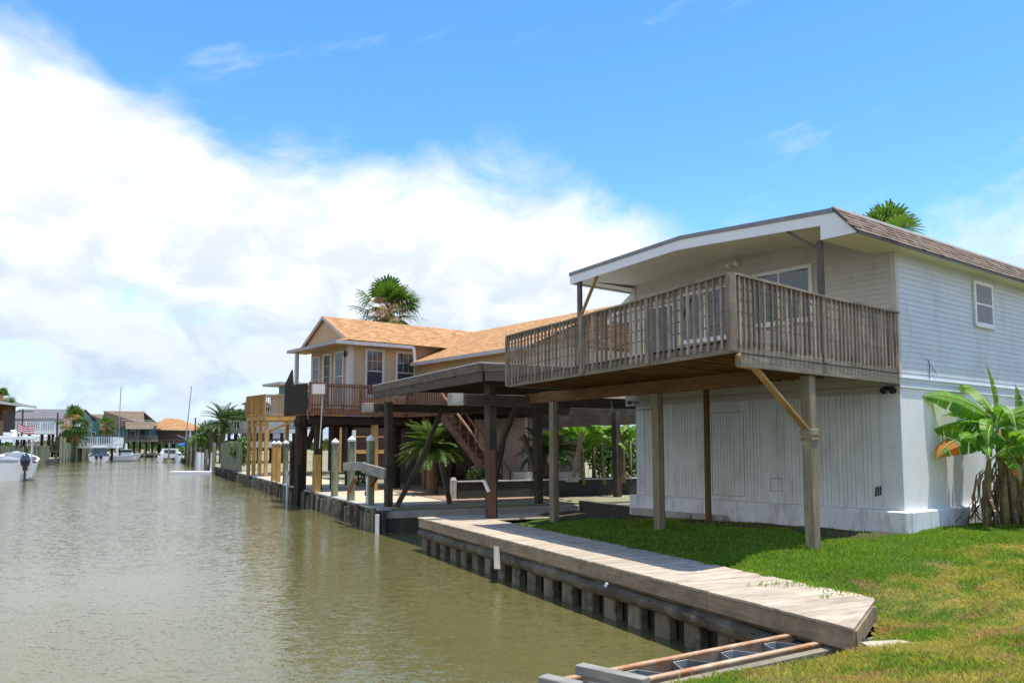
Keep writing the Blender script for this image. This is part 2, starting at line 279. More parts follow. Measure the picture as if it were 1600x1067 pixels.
# ------------------------------------------------------------------ mesh builder
class MB:
    def __init__(s): s.v = []; s.f = []; s.uv = []; s.t = []; s.m = []
    def vs(s, pts):
        i = len(s.v); s.v += [tuple(p) for p in pts]; return i
    def addf(s, idx, uvs, tint=1.0, m=0):
        s.f.append(tuple(idx)); s.uv += list(uvs); s.t.append(tint); s.m.append(m)
    def poly(s, pts, tint=1.0, m=0, uvdir=None):
        pts = [Vector(p) for p in pts]; i = s.vs(pts)
        n = Vector((0, 0, 0))
        for k in range(len(pts)):
            a, b = pts[k], pts[(k+1) % len(pts)]; n += a.cross(b)
        n = n.normalized() if n.length > 1e-12 else Vector((0, 0, 1))
        e = (uvdir or (pts[1]-pts[0])); e = (e-n*e.dot(n))
        e = e.normalized() if e.length > 1e-9 else Vector((1, 0, 0)); g = n.cross(e)
        s.addf(range(i, i+len(pts)), [((p-pts[0]).dot(e), (p-pts[0]).dot(g)) for p in pts], tint, m)
    def beam(s, p, q, w, h=None, up=None, tint=None, m=0, q_scale=1.0):
        """board from p to q: w across (horizontal), h along up"""
        p, q = Vector(p), Vector(q); h = w if h is None else h
        d = q-p; L = d.length
        if L < 1e-6: return
        d /= L; up = Vector(up) if up is not None else (Z if abs(d.z) < .95 else uB)
        r = d.cross(up).normalized(); u = r.cross(d).normalized()
        c = []
        for (o, k) in ((p, 1.0), (q, q_scale)):
            for a, b in ((-1, -1), (1, -1), (1, 1), (-1, 1)): c.append(o+r*(a*w*k/2)+u*(b*h*k/2))
        i = s.vs(c); tint = random.uniform(.82, 1.15) if tint is None else tint
        ou, ov = random.uniform(0, 50), random.uniform(0, 50)
        for k in range(4):
            k2 = (k+1) % 4; ww = w if k % 2 == 0 else h
            s.addf((i+k, i+4+k, i+4+k2, i+k2), [(ou, ov+k), (ou+L, ov+k), (ou+L, ov+k+ww), (ou, ov+k+ww)], tint, m)
        s.addf((i, i+1, i+2, i+3), [(ou, ov), (ou, ov+w), (ou+h*.3, ov+w), (ou+h*.3, ov)], tint*.9, m)
        s.addf((i+7, i+6, i+5, i+4), [(ou, ov), (ou, ov+w), (ou+h*.3, ov+w), (ou+h*.3, ov)], tint*.9, m)
    def box(s, T, a, b, tint=1.0, m=0):
        """box between local corners a,b through frame T(x,y,z)"""
        (x0, y0, z0), (x1, y1, z1) = a, b
        P = [Vector(T(X, Y, Zz)) for X, Y, Zz in ((x0, y0, z0), (x1, y0, z0), (x1, y1, z0), (x0, y1, z0), (x0, y0, z1), (x1, y0, z1), (x1, y1, z1), (x0, y1, z1))]
        i = s.vs(P)
        for q in ((0, 3, 2, 1), (4, 5, 6, 7), (0, 1, 5, 4), (1, 2, 6, 5), (2, 3, 7, 6), (3, 0, 4, 7)):
            pa = [P[k] for k in q]; e = pa[1]-pa[0]; g = pa[3]-pa[0]
            s.addf([i+k for k in q], [(0, 0), (e.length, 0), (e.length, g.length), (0, g.length)], tint, m)
    def tube(s, pts, r, n=8, tint=1.0, m=0, cap=True):
        pts = [Vector(p) for p in pts]; rr = r if hasattr(r, '__len__') else [r]*len(pts)
        rings = []; L = 0
        ref = None
        for k, p in enumerate(pts):
            d = (pts[min(k+1, len(pts)-1)]-pts[max(k-1, 0)]).normalized()
            if ref is None: ref = (V(1, 0, 0) if abs(d.x) < .8 else V(0, 1, 0))
            a = (ref-d*ref.dot(d)).normalized(); b = d.cross(a); ref = a
            rings.append(s.vs([p+a*(math.cos(2*math.pi*j/n)*rr[k])+b*(math.sin(2*math.pi*j/n)*rr[k]) for j in range(n)]))
        off = random.uniform(0, 30)
        for k in range(len(pts)-1):
            l2 = L+(pts[k+1]-pts[k]).length; C = 2*math.pi*max(rr[k], rr[k+1])
            for j in range(n):
                j2 = (j+1) % n
                s.addf((rings[k]+j, rings[k]+j2, rings[k+1]+j2, rings[k+1]+j), [(off+L, C*j/n), (off+L, C*(j+1)/n), (off+l2, C*(j+1)/n), (off+l2, C*j/n)], tint, m)
            L = l2
        if cap:
            s.addf([rings[0]+j for j in reversed(range(n))], [(0, 0)]*n, tint, m)
            s.addf([rings[-1]+j for j in range(n)], [(0, 0)]*n, tint, m)
    def ball(s, c, rx, ry, rz, nu=10, nv=6, jit=0, tint=1.0, m=0):
        c = Vector(c); rings = []
        for k in range(nv+1):
            ph = math.pi*k/nv
            rings.append([s.vs([c+V(rx*math.sin(ph)*math.cos(2*math.pi*j/nu), ry*math.sin(ph)*math.sin(2*math.pi*j/nu), rz*math.cos(ph))*(1+random.uniform(-jit, jit))]) for j in range(nu)])
        for k in range(nv):
            for j in range(nu):
                j2 = (j+1) % nu
                s.addf((rings[k][j], rings[k+1][j], rings[k+1][j2], rings[k][j2]), [(0, 0)]*4, tint, m)
    def build(s, name, mat, parent=None, bevel=0, smooth=False):
        me = bpy.data.meshes.new(name)
        o = bpy.data.objects.new(name, me); COL.objects.link(o)
        base = Vector((0, 0, 0))
        if parent is not None:
            q = parent
            while q: base += q.location; q = q.parent
            o.parent = parent
        else:
            if s.v:
                a = np.array(s.v); base = Vector((float(a[:, 0].mean()), float(a[:, 1].mean()), float(a[:, 2].min()))); o.location = base
        vv = [(p[0]-base.x, p[1]-base.y, p[2]-base.z) for p in s.v]
        me.from_pydata(vv, [], s.f)
        uvl = me.uv_layers.new(name='UVMap')
        uvl.data.foreach_set('uv', np.array(s.uv, dtype=np.float32).ravel())
        a = me.attributes.new('tint', 'FLOAT', 'FACE'); a.data.foreach_set('value', np.array(s.t, dtype=np.float32))
        for mm in (mat if isinstance(mat, (list, tuple)) else [mat]): me.materials.append(mm)
        me.polygons.foreach_set('material_index', np.array(s.m, dtype=np.int32))
        if smooth: me.polygons.foreach_set('use_smooth', np.ones(len(s.f), dtype=bool))
        me.update()
        if bevel:
            md = o.modifiers.new('bevel', 'BEVEL'); md.width = bevel; md.segments = 1; md.limit_method = 'ANGLE'; md.harden_normals = False
        return o
def tag(o, label=None, cat=None, group=None, kind=None):
    if label: o['label'] = label
    if cat: o['category'] = cat
    if group: o['group'] = group
    if kind: o['kind'] = kind
    return o
def thing(name, loc, label, cat, group=None):
    o = bpy.data.objects.new(name, None); COL.objects.link(o); o.location = Vector(loc); o.empty_display_size = .2
    return tag(o, label, cat, group)
def one(name, mat, parent, fn, **kw):
    m = MB(); fn(m); return m.build(name, mat, parent, **kw)
def frame(o, ua, ub, k=1.0):
    o, ua, ub = Vector(o), Vector(ua), Vector(ub)
    return lambda a, b, c: V(o.x+(ua.x*a+ub.x*b)*k, o.y+(ua.y*a+ub.y*b)*k, EYE+(o.z+c-EYE)*k)
def npmesh(name, verts, faces, mat, tint=None, parent=None):
    me = bpy.data.meshes.new(name); nv = len(verts); nf, k = faces.shape
    me.vertices.add(nv); me.vertices.foreach_set('co', verts.astype(np.float32).ravel())
    me.loops.add(nf*k); me.loops.foreach_set('vertex_index', faces.astype(np.int32).ravel())
    me.polygons.add(nf); me.polygons.foreach_set('loop_start', np.arange(0, nf*k, k, dtype=np.int32)); me.polygons.foreach_set('loop_total', np.full(nf, k, dtype=np.int32))
    if tint is not None:
        a = me.attributes.new('tint', 'FLOAT', 'FACE'); a.data.foreach_set('value', tint.astype(np.float32))
    me.materials.append(mat); me.update(calc_edges=True)
    o = bpy.data.objects.new(name, me); COL.objects.link(o)
    if parent: o.parent = parent
    return o

# ------------------------------------------------------------------ key points
WC = on(1412.5, 798, 1.35); WC.z = 0               # white house near corner
J0 = on(1335, 980, .68); J1 = on(655, 808, .68); J0.z = J1.z = 0
uC = (J1-J0).normalized(); nC = V(uC.y, -uC.x, 0)   # along canal (away), inland
JL = (J1-J0).length
def H(a, b, c): return V(WC.x+uA.x*a+uB.x*b, WC.y+uA.y*a+uB.y*b, c)
def K(l, d, c=0): return V(J0.x+uC.x*l+nC.x*d, J0.y+uC.y*l+nC.y*d, c)
F0 = on(1262, 985, .42); F1 = on(845, 1066, .42); F0.z = F1.z = 0
uF = (F1-F0).normalized(); nF = V(uF.y, -uF.x, 0)
if nF.y > 0: nF = -nF
print('WC', WC, 'J0', J0, 'J1', J1, 'uC', uC, 'JL', JL, 'F', F0, F1)
SP = 21.15      # far side of the slip, measured along canal
WZ = -.25
ORD = 'first second third fourth fifth sixth seventh eighth ninth tenth eleventh twelfth thirteenth fourteenth fifteenth sixteenth seventeenth eighteenth nineteenth twentieth'.split()
# ------------------------------------------------------------------ water
def make_water():
    m, nt, b = newmat('canal_water')
    po = nd(nt, 'ShaderNodeNewGeometry').outputs['Position']
    mp = nd(nt, 'ShaderNodeMapping', {'Vector': po, 'Rotation': (0, 0, R(24)), 'Scale': (1.0, 1.9, 1)}).outputs[0]
    dsl = nd(nt, 'ShaderNodeTexNoise', {'Vector': po, 'Scale': .09, 'Detail': 3.0}).outputs[0]
    st = nd(nt, 'ShaderNodeMapRange', {'Value': dsl, 'From Min': .38, 'From Max': .62, 'To Min': .45, 'To Max': 1.0}).outputs[0]
    tot = None
    for sc_, k_ in ((1.6, .15), (7.5, .42), (21.0, .46)):
        nn = nd(nt, 'ShaderNodeTexNoise', {'Vector': mp, 'Scale': sc_, 'Detail': 2.0, 'Roughness': .6, 'Distortion': .3}).outputs['Color']
        v = nd(nt, 'ShaderNodeVectorMath', {0: nn, 1: (.5, .5, .5)}, operation='SUBTRACT').outputs[0]
        v = nd(nt, 'ShaderNodeVectorMath', {0: v, 1: (k_*.8, k_*1.3, 0)}, operation='MULTIPLY').outputs[0]
        tot = v if tot is None else nd(nt, 'ShaderNodeVectorMath', {0: tot, 1: v}, operation='ADD').outputs[0]
    tot = nd(nt, 'ShaderNodeVectorMath', {0: tot, 3: st}, operation='SCALE').outputs[0]
    tot = nd(nt, 'ShaderNodeVectorMath', {0: tot, 1: (0, 0, 1)}, operation='ADD').outputs[0]
    tot = nd(nt, 'ShaderNodeVectorMath', {0: tot}, operation='NORMALIZE').outputs[0]
    nt.links.new(tot, b.inputs['Normal'])
    nz = nd(nt, 'ShaderNodeTexNoise', {'Vector': po, 'Scale': .25, 'Detail': 4.0}).outputs[0]
    col = mixc(nt, nz, (.116, .106, .036), (.138, .122, .044))
    nt.links.new(col, b.inputs['Base Color']); b.inputs['Roughness'].default_value = .10; b.inputs['IOR'].default_value = 1.333
    b.inputs['Specular IOR Level'].default_value = .85
    w = MB(); w.poly([(-900, -60, WZ), (500, -60, WZ), (500, 1800, WZ), (-900, 1800, WZ)])
    tag(w.build('water', m), kind='structure')
make_water()
# ------------------------------------------------------------------ ground materials
def groundmat(name, blades=False):
    m, nt, b = newmat(name)
    po = nd(nt, 'ShaderNodeNewGeometry').outputs['Position']
    mp = nd(nt, 'ShaderNodeMapping', {'Vector': po, 'Scale': (1, 1, 0)}).outputs[0]
    n = nd(nt, 'ShaderNodeTexNoise', {'Vector': mp, 'Scale': .85, 'Detail': 6.0, 'Roughness': .68, 'Distortion': .5}).outputs[0]
    n2 = nd(nt, 'ShaderNodeTexNoise', {'Vector': nd(nt, 'ShaderNodeMapping', {'Vector': mp, 'Location': (7.3, 2.2, 0)}).outputs[0], 'Scale': .9, 'Detail': 6.0, 'Roughness': .65}).outputs[0]
    sp = nd(nt, 'ShaderNodeSeparateXYZ', {0: po})
    # distance from the house wall line keeps the grass there fresh; the open lawn is dry
    # coordinate across the lawn (metres toward the viewer from the house side wall)
    s_ = mth(nt, 'ADD', mth(nt, 'MULTIPLY', mth(nt, 'SUBTRACT', sp.outputs[0], WC.x), nB.x), mth(nt, 'MULTIPLY', mth(nt, 'SUBTRACT', sp.outputs[1], WC.y), nB.y))
    dry = nd(nt, 'ShaderNodeMapRange', {'Value': s_, 'From Min': 1.1, 'From Max': 2.9, 'To Min': -.20, 'To Max': .045}, interpolation_type='SMOOTHSTEP').outputs[0]
    f = nd(nt, 'ShaderNodeMapRange', {'Value': mth(nt, 'ADD', n, dry), 'From Min': .43, 'From Max': .62}, interpolation_type='SMOOTHSTEP').outputs[0]
    g1, g2, yel, brn = ((.205, .33, .03), (.12, .215, .03), (.41, .36, .095), (.40, .27, .13)) if blades else ((.07, .12, .02), (.05, .09, .02), (.27, .22, .07), (.24, .17, .095))
    green = mixc(nt, n2, g1, g2)
    col = mixc(nt, f, green, yel)
    bare = nd(nt, 'ShaderNodeMapRange', {'Value': mth(nt, 'ADD', n2, mth(nt, 'MULTIPLY', dry, .45)), 'From Min': .54, 'From Max': .645}, interpolation_type='SMOOTHSTEP').outputs[0]
    col = mixc(nt, bare, col, brn)
    # worn soil right under the house deck
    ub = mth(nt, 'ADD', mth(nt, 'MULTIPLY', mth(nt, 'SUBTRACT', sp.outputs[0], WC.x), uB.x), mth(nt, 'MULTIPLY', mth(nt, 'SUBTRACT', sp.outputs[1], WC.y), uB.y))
    if blades:
        at_ = nd(nt, 'ShaderNodeAttribute', attribute_name='tint').outputs['Fac']
        col = mixc(nt, 1.0, col, nd(nt, 'ShaderNodeCombineColor', {0: at_, 1: at_, 2: at_}).outputs[0], 'MULTIPLY')
        nt.links.new(col, b.inputs['Base Color']); b.inputs['Roughness'].default_value = .6; b.inputs['Specular IOR Level'].default_value = .2
        tr = nd(nt, 'ShaderNodeBsdfTranslucent', {'Color': mixc(nt, 1.0, col, (1.4, 1.35, .7), 'MULTIPLY')})
        mx = nd(nt, 'ShaderNodeMixShader', {0: .45, 1: b.outputs[0], 2: tr.outputs[0]})
        nt.links.new(mx.outputs[0], nt.nodes['Material Output'].inputs[0])
    else:
        fine = nd(nt, 'ShaderNodeTexNoise', {'Vector': po, 'Scale': 22.0, 'Detail': 5.0, 'Roughness': .7}).outputs[0]
        ff = nd(nt, 'ShaderNodeMapRange', {'Value': fine, 'From Min': .3, 'From Max': .7, 'To Min': .55, 'To Max': 1.35}).outputs[0]
        col = mixc(nt, 1.0, col, nd(nt, 'ShaderNodeCombineColor', {0: ff, 1: ff, 2: ff}).outputs[0], 'MULTIPLY')
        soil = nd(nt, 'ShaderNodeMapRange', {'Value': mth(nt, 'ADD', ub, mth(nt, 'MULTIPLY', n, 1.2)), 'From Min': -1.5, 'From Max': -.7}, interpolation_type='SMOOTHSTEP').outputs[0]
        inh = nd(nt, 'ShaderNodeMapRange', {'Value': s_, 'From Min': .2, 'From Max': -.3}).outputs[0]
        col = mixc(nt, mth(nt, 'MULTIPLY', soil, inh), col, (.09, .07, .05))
        nt.links.new(col, b.inputs['Base Color']); b.inputs['Roughness'].default_value = .95; b.inputs['Specular IOR Level'].default_value = .1
        bp = nd(nt, 'ShaderNodeBump', {'Height': fine, 'Strength': .8, 'Distance': .03}); nt.links.new(bp.outputs[0], b.inputs['Normal'])
    return m
M['lawn'] = groundmat('lawn_soil'); M['blades'] = groundmat('grass_blades', True)
M['farground'] = plain('far_ground', (.20, .20, .10), (.30, .26, .16), rough=.95, scale=.3)

def segd(px, py, a, b):
    ax, ay = a[0], a[1]; bx, by = b[0]-ax, b[1]-ay; L2 = bx*bx+by*by
    t = np.clip(((px-ax)*bx+(py-ay)*by)/L2, 0, 1); return np.hypot(px-ax-bx*t, py-ay-by*t)
def dl(px, py): return (px-J0.x)*nC.x+(py-J0.y)*nC.y, (px-J0.x)*uC.x+(py-J0.y)*uC.y
def lawnz(px, py):
    px = np.asarray(px, float); py = np.asarray(py, float)
    d, l = dl(px, py)
    a = K(-.2, 1.7); b = K(JL, 1.7)
    zA = np.where((d < 1.7) & (l > -.2), .60, .62+.48*(1-np.exp(-segd(px, py, a, b)/2.2)))
    fa = F0-uF*1.2; fb = F1+uF*1.5
    zB = .355+.62*(1-np.exp(-np.maximum(0, segd(px, py, fa, fb)-.5)/2.6))
    z = np.minimum(zA, zB)-.02*np.maximum(0, l-4)
    z = z+.012*np.sin(px*3.1+py*1.7)+.010*np.sin(px*1.3-py*4.1)+.008*np.sin(px*7+py*6)
    return z
def island(px, py):
    d, l = dl(px, py); e = (px-F0.x)*nF.x+(py-F0.y)*nF.y
    up = (l > -.4) & (d > 1.45) & (l < JL-.25)
    ft = (px-F0.x)*uF.x+(py-F0.y)*uF.y
    low = (l <= -.35) & (e > .56) & (ft < (F1-F0).length+.55) | ((l <= -.35) & (d > .9))
    end = (l > -.4) & (l < 1.1) & (l < .715*d-.08)
    return up | low | end
def make_lawn():
    st = .13; xs = np.arange(-5, 24, st); ys = np.arange(-6, 27.5, st)
    X, Y = np.meshgrid(xs, ys, indexing='ij'); Zz = lawnz(X, Y)
    idx = np.arange(X.size).reshape(X.shape)
    cx = X[:-1, :-1]+st/2; cy = Y[:-1, :-1]+st/2; k = island(cx, cy)
    q = np.stack([idx[:-1, :-1][k], idx[1:, :-1][k], idx[1:, 1:][k], idx[:-1, 1:][k]], 1)
    used = np.unique(q); mp = np.full(X.size, -1); mp[used] = np.arange(len(used))
    vv = np.stack([X.ravel()[used], Y.ravel()[used], Zz.ravel()[used]], 1)
    o = npmesh('lawn', vv, mp[q], M['lawn']); o.data.polygons.foreach_set('use_smooth', np.ones(len(q), dtype=bool)); tag(o, kind='structure')
make_lawn()
def make_grass():
    N = 900000
    px = np.random.uniform(-1.5, 13, N); py = np.random.uniform(5.5, 22, N)
    d, l = dl(px, py)
    k = island(px, py) & ~((l > -.35) & (l > .715*d-.10) & (d < 1.66+.05*np.sin(l*5)+.04*np.sin(l*13.0)))
    k |= (l > 1.4) & (l < 2.7) & (d > 1.05+.35*np.sin(l*4)) & (d < 1.75) & (np.random.rand(N) < .10)
    k &= (px/np.maximum(py, .1) < .70)
    a = (px-WC.x)*uA.x+(py-WC.y)*uA.y; b = (px-WC.x)*uB.x+(py-WC.y)*uB.y
    k &= ~((a > -.2) & (b > -.2-.5*np.random.rand(N)))
    bare = (a > -.1) & (b > -1.5-.5*np.sin(a*2)) & (np.random.rand(N) < .93); k &= ~bare
    e = (px-F0.x)*nF.x+(py-F0.y)*nF.y; k &= ~((l < -.3) & (e < .56+.10*np.sin(px*9)+.06*np.sin(px*23)))
    dist = np.hypot(px, py); k &= np.random.rand(N) < np.clip(9.0/dist, .25, 1)
    # patchy density
    pn = .5+.5*np.sin(px*1.7+2*np.sin(py*.9))*np.sin(py*1.9+1.5*np.sin(px*1.3)); k &= np.random.rand(N) < .45+.55*pn
    px, py, pn, dist = px[k], py[k], pn[k], dist[k]; n = len(px); dd_, ll_ = dl(px, py); pz = np.where((dd_ < 1.66) & (dd_ > 0) & (ll_ > 1.2), .682, lawnz(px, py)-.005)
    h = np.random.uniform(.028, .065, n)*(.75+.6*pn); w = np.random.uniform(.0035, .007, n)*(.6+dist/14)
    th = np.random.uniform(0, 2*np.pi, n); ln = np.random.uniform(.2, 1.1, n)*h
    tall = np.random.rand(n) < .012; h[tall] *= 1.9
    bx, by = np.cos(th), np.sin(th); sx, sy = -by, bx
    v = np.zeros((n, 4, 3))
    v[:, 0] = np.stack([px-sx*w, py-sy*w, pz], 1); v[:, 1] = np.stack([px+sx*w, py+sy*w, pz], 1)
    mx, my = px+bx*ln*.35, py+by*ln*.35
    v[:, 2] = np.stack([mx+sx*w*.6, my+sy*w*.6, pz+h*.65], 1)
    v[:, 3] = np.stack([px+bx*ln, py+by*ln, pz+h], 1)
    f = np.arange(n*4).reshape(n, 4)
    o = npmesh('grass', v.reshape(-1, 3), f, M['blades'], np.random.uniform(.6, 1.45, n))
    tag(o, 'short patchy green and straw coloured grass of the waterside lawn', 'grass', kind='stuff')
    print('blades', n)
make_grass()
def slab(name, pts, z, th, mat, **kw):
    m = MB(); pts = [V(p[0], p[1], z) for p in pts]
    if sum((pts[i].x*pts[(i+1) % len(pts)].y-pts[(i+1) % len(pts)].x*pts[i].y) for i in range(len(pts))) < 0: pts = pts[::-1]
    m.poly(pts, uvdir=V(1, 0, 0)); lo = [p-Z*th for p in pts]
    for i in range(len(pts)):
        j = (i+1) % len(pts); m.poly([lo[i], lo[j], pts[j], pts[i]])
    return tag(m.build(name, mat), **kw)
# bank line of the right side, waterline points
kR0 = V(-4.52, 28.35, 0)
bdir = V(-.457, 1, 0).normalized(); bn = V(bdir.y, -bdir.x, 0)
def B(l, d, z=0): p = kR0+bdir*l+bn*d; p.z = z; return p    # l metres up the canal from the slip, d inland
def Lb(Y): return -20.5-.407*Y
slab('ground', [K(-30, 7), K(JL-.3, 7), K(JL-.3, 60), K(-30, 60)], .50, 1.5, M['farground'], kind='structure')
slab('ground', [B(.8, .16), B(190, .16), B(190, 9), (120, 1500), (900, 1500), (900, 20), B(0, 60)], .50, 2, M['farground'], kind='structure')
ENDY = 224
slab('ground', [(Lb(60), 60), (Lb(ENDY+6), ENDY+6), (-700, 900), (-900, 60)], .62, 2, M['farground'], kind='structure')
slab('ground', [(Lb(ENDY), ENDY), (-30, ENDY+5), (400, 1500), (-900, 1500), (-700, 700)], .60, 2, M['farground'], kind='structure')
# ================================================================== WHITE HOUSE
wh = thing('stilt_house', H(0, 0, 1.05), 'white and cream two-storey house with lap siding, brown mansard roof and large grey timber balcony', 'house')
HL = 7.65; HW = 14.0
ZL, ZU, ZD, ZE = 1.35, 4.16, 4.45, 6.86       # ledge top, upper wall bottom, deck floor, eave soffit
def rtop(s): return 7.44+.24*max(0, 1-abs(s-4.06)/3.95)
def sA(px):                                     # along the canal face from a pixel column
    r = (px-800)/1280; return (WC.x-r*WC.y)/(-(uA.x)+r*uA.y)
def sB(px):
    r = (px-800)/1280; return (r*WC.y-WC.x)/(uB.x-r*uB.y)
def laps(m, face, a0, a1, z0, z1, lap=.115, top=None):
    z_ = z0
    while z_ < z1-.01:
        zt = min(z_+lap, z1)
        A0, A1 = a0, a1
        t = random.uniform(.97, 1.03)
        out0, out1 = .015, .003
        m.poly([face(A0, out0, z_), face(A1, out0, z_), face(A1, out1, zt), face(A0, out1, zt)], tint=t)
        m.poly([face(A0, 0, z_), face(A1, 0, z_), face(A1, out0, z_), face(A0, out0, z_)], tint=t*.9)
        z_ += lap
fA = lambda a, o, c: H(a, -o, c)                # canal face: a along, o outward
fB = lambda b, o, c: H(-o, b, c)                # side face
def m1(m):
    m.box(lambda a, b, c: H(a, b, c), (0, 0, ZU), (HL, HW, 7.15), m=0)
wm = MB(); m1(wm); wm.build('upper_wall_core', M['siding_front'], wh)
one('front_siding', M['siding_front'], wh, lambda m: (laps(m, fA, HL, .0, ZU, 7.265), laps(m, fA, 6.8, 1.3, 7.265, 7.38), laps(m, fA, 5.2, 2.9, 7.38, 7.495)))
def gboard(m):
    n = 8
    for i in range(n):
        s0 = .12+(HL-.12)*i/n; s1 = .12+(HL-.12)*(i+1)/n
        m.poly([fA(s1, .001, 7.1), fA(s0, .001, 7.1), fA(s0, .001, rtop(s0)-.05), fA(s1, .001, rtop(s1)-.05)])
one('gable_board', M['siding_front'], wh, gboard)
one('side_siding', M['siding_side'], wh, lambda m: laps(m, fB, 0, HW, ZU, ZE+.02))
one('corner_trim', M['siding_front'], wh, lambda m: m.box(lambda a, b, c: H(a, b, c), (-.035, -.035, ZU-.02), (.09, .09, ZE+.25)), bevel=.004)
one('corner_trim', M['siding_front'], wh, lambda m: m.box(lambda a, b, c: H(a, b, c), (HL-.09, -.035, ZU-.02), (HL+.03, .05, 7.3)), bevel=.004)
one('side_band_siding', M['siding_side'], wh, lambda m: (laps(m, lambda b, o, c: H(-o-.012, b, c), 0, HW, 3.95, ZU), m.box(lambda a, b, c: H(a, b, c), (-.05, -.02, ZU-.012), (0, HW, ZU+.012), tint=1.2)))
# lower storey
def low(m):
    m.box(lambda a, b, c: H(a, b, c), (.012, .06, .3), (HL-.02, HW, ZU-.004))
one('lower_wall', M['stucco'], wh, low)
def panels(m):
    s = .10; 
    while s < HL-.1:
        w = random.choice((.095, .1, .1, .195)); e = min(s+w, HL-.05)
        if not (3.05 < s < 3.45):
            m.box(lambda a, b, c: H(a, b, c), (s+.006, .040, ZL), (e-.003, .058, 3.83+random.uniform(-.004, .004)), tint=random.uniform(.95, 1.03))
        else:
            m.box(lambda a, b, c: H(a, b, c), (s, .043, ZL), (e, .058, 3.83), tint=1)
        s = e
    m.box(lambda a, b, c: H(a, b, c), (HL-.32, .02, ZL), (HL-.02, .055, 3.83))
    m.box(lambda a, b, c: H(a, b, c), (-.0, .02, ZL), (.42, .055, 3.83), tint=.98)
one('grooved_panelling', M['panel'], wh, panels)
def band(m):
    m.box(lambda a, b, c: H(a, b, c), (-.01, -.01, 3.84), (HL+.35, .055, 3.99), tint=.95)
    m.box(lambda a, b, c: H(a, b, c), (-.01, -.02, 4.0), (HL+.35, .055, ZU-.005))
one('floor_band', M['siding_front'], wh, band)
def ledge(m):
    m.box(lambda a, b, c: H(a, b, c), (-.14, -.16, .25), (HL+.12, .035, ZL-.005))
    m.box(lambda a, b, c: H(a, b, c), (-.15, .036, .25), (.05, HW, ZL-.012))
one('foundation_ledge', M['ledge'], wh, ledge, bevel=.03)
# square doors drawn by battens on the lower wall
def hatch(m):
    T = lambda a, b, c: H(a, b, c)
    for (s0, s1, z0, z1) in ((sA(1160), sA(1110), 1.45, 3.55), (sA(1218), sA(1200), 1.62, 1.92)):
        for (a, b) in (((s0, z0), (s0+.018, z1)), ((s1, z0), (s1+.018, z1)), ((s0, z1), (s1, z1+.018)), ((s0, z0), (s1, z0+.015))):
            m.box(T, (a[0], .036, a[1]), (b[0], .0395, b[1]))
one('hatch_outline', M['groove'], wh, hatch)
# roof
def roofm(m):
    n = 8; w0, w1 = -2.14, HW
    for i in range(n):
        s0 = .12+(7.97-.12)*i/n; s1 = .12+(7.97-.12)*(i+1)/n
        m.poly([H(s1, w0, rtop(s1)), H(s0, w0, rtop(s0)), H(s0, w1, rtop(s0)), H(s1, w1, rtop(s1))])
one('roof_membrane', M['roofwhite'], wh, roofm)
def soff(m):
    n = 8
    for i in range(n):
        s0 = .4+(7.90-.4)*i/n; s1 = .4+(7.90-.4)*(i+1)/n
        m.poly([H(s0, -2.09, rtop(s0)-.27), H(s1, -2.09, rtop(s1)-.27), H(s1, .0, rtop(s1)-.17), H(s0, .0, rtop(s0)-.17)])
    m.poly([H(-.38, -2.13, ZE), H(.4, -2.13, ZE), H(.4, .0, ZE), H(-.38, .0, ZE)])
    m.poly([H(-.38, .0, ZE), H(.0, .0, ZE), H(.0, HW, ZE), H(-.38, HW, ZE)])
    m.poly([H(.4, -2.12, ZE), H(.4, -2.12, rtop(.4)-.1), H(.4, .0, rtop(.4)-.1), H(.4, .0, ZE)])
    m.poly([H(7.90, -2.09, rtop(7.9)-.26), H(7.90, 3, rtop(7.9)-.26), H(7.60, 3, rtop(7.6)-.25), H(7.60, -2.09, rtop(7.6)-.25)])
one('porch_ceiling', M['soffit'], wh, soff)
def fasc(m):
    n = 8
    for i in range(n):
        s0 = .4+(7.97-.4)*i/n; s1 = .4+(7.97-.4)*(i+1)/n
        P = [H(s0, -2.17, rtop(s0)-.30), H(s1, -2.17, rtop(s1)-.30), H(s1, -2.17, rtop(s1)-.065), H(s0, -2.17, rtop(s0)-.065)]
        m.poly(P[::-1]); q = [H(s0, -2.13, rtop(s0)-.30), H(s1, -2.13, rtop(s1)-.30)]
        m.poly([P[0], P[1], q[1], q[0]])
    m.poly([H(.4, -2.17, ZE), H(-.39, -2.17, ZE), H(.09, -2.17, 7.375), H(.4, -2.17, 7.385)])
    m.poly([H(7.97, -2.17, rtop(7.97)-.30), H(7.97, 3, rtop(7.97)-.30), H(7.97, 3, rtop(7.97)-.06), H(7.97, -2.17, rtop(7.97)-.06)])
one('fascia', M['white_clean'], wh, fasc)
def edge(m):
    n = 8
    for i in range(n):
        s0 = .10+(7.99-.10)*i/n; s1 = .10+(7.99-.10)*(i+1)/n
        m.poly([H(s1, -2.19, rtop(s1)-.075), H(s0, -2.19, rtop(s0)-.075), H(s0, -2.19, rtop(s0)+.02), H(s1, -2.19, rtop(s1)+.02)])
        m.poly([H(s1, -2.19, rtop(s1)+.02), H(s0, -2.19, rtop(s0)+.02), H(s0, -2.05, rtop(s0)+.02), H(s1, -2.05, rtop(s1)+.02)])
        m.poly([H(s0, -2.19, rtop(s0)-.075), H(s1, -2.19, rtop(s1)-.075), H(s1, -2.171, rtop(s1)-.075), H(s0, -2.171, rtop(s0)-.075)])
one('roof_edge', M['roofmetal'], wh, edge)
def drip(m):
    m.beam(H(-.41, -2.2, ZE+.015), H(.09, -2.2, 7.44), .03, .045, tint=.9)
    m.beam(H(-.41, -2.2, ZE+.0), H(-.41, HW, ZE+.0), .03, .04, tint=.9)
one('drip_edge', M['trim_dark'], wh, drip)
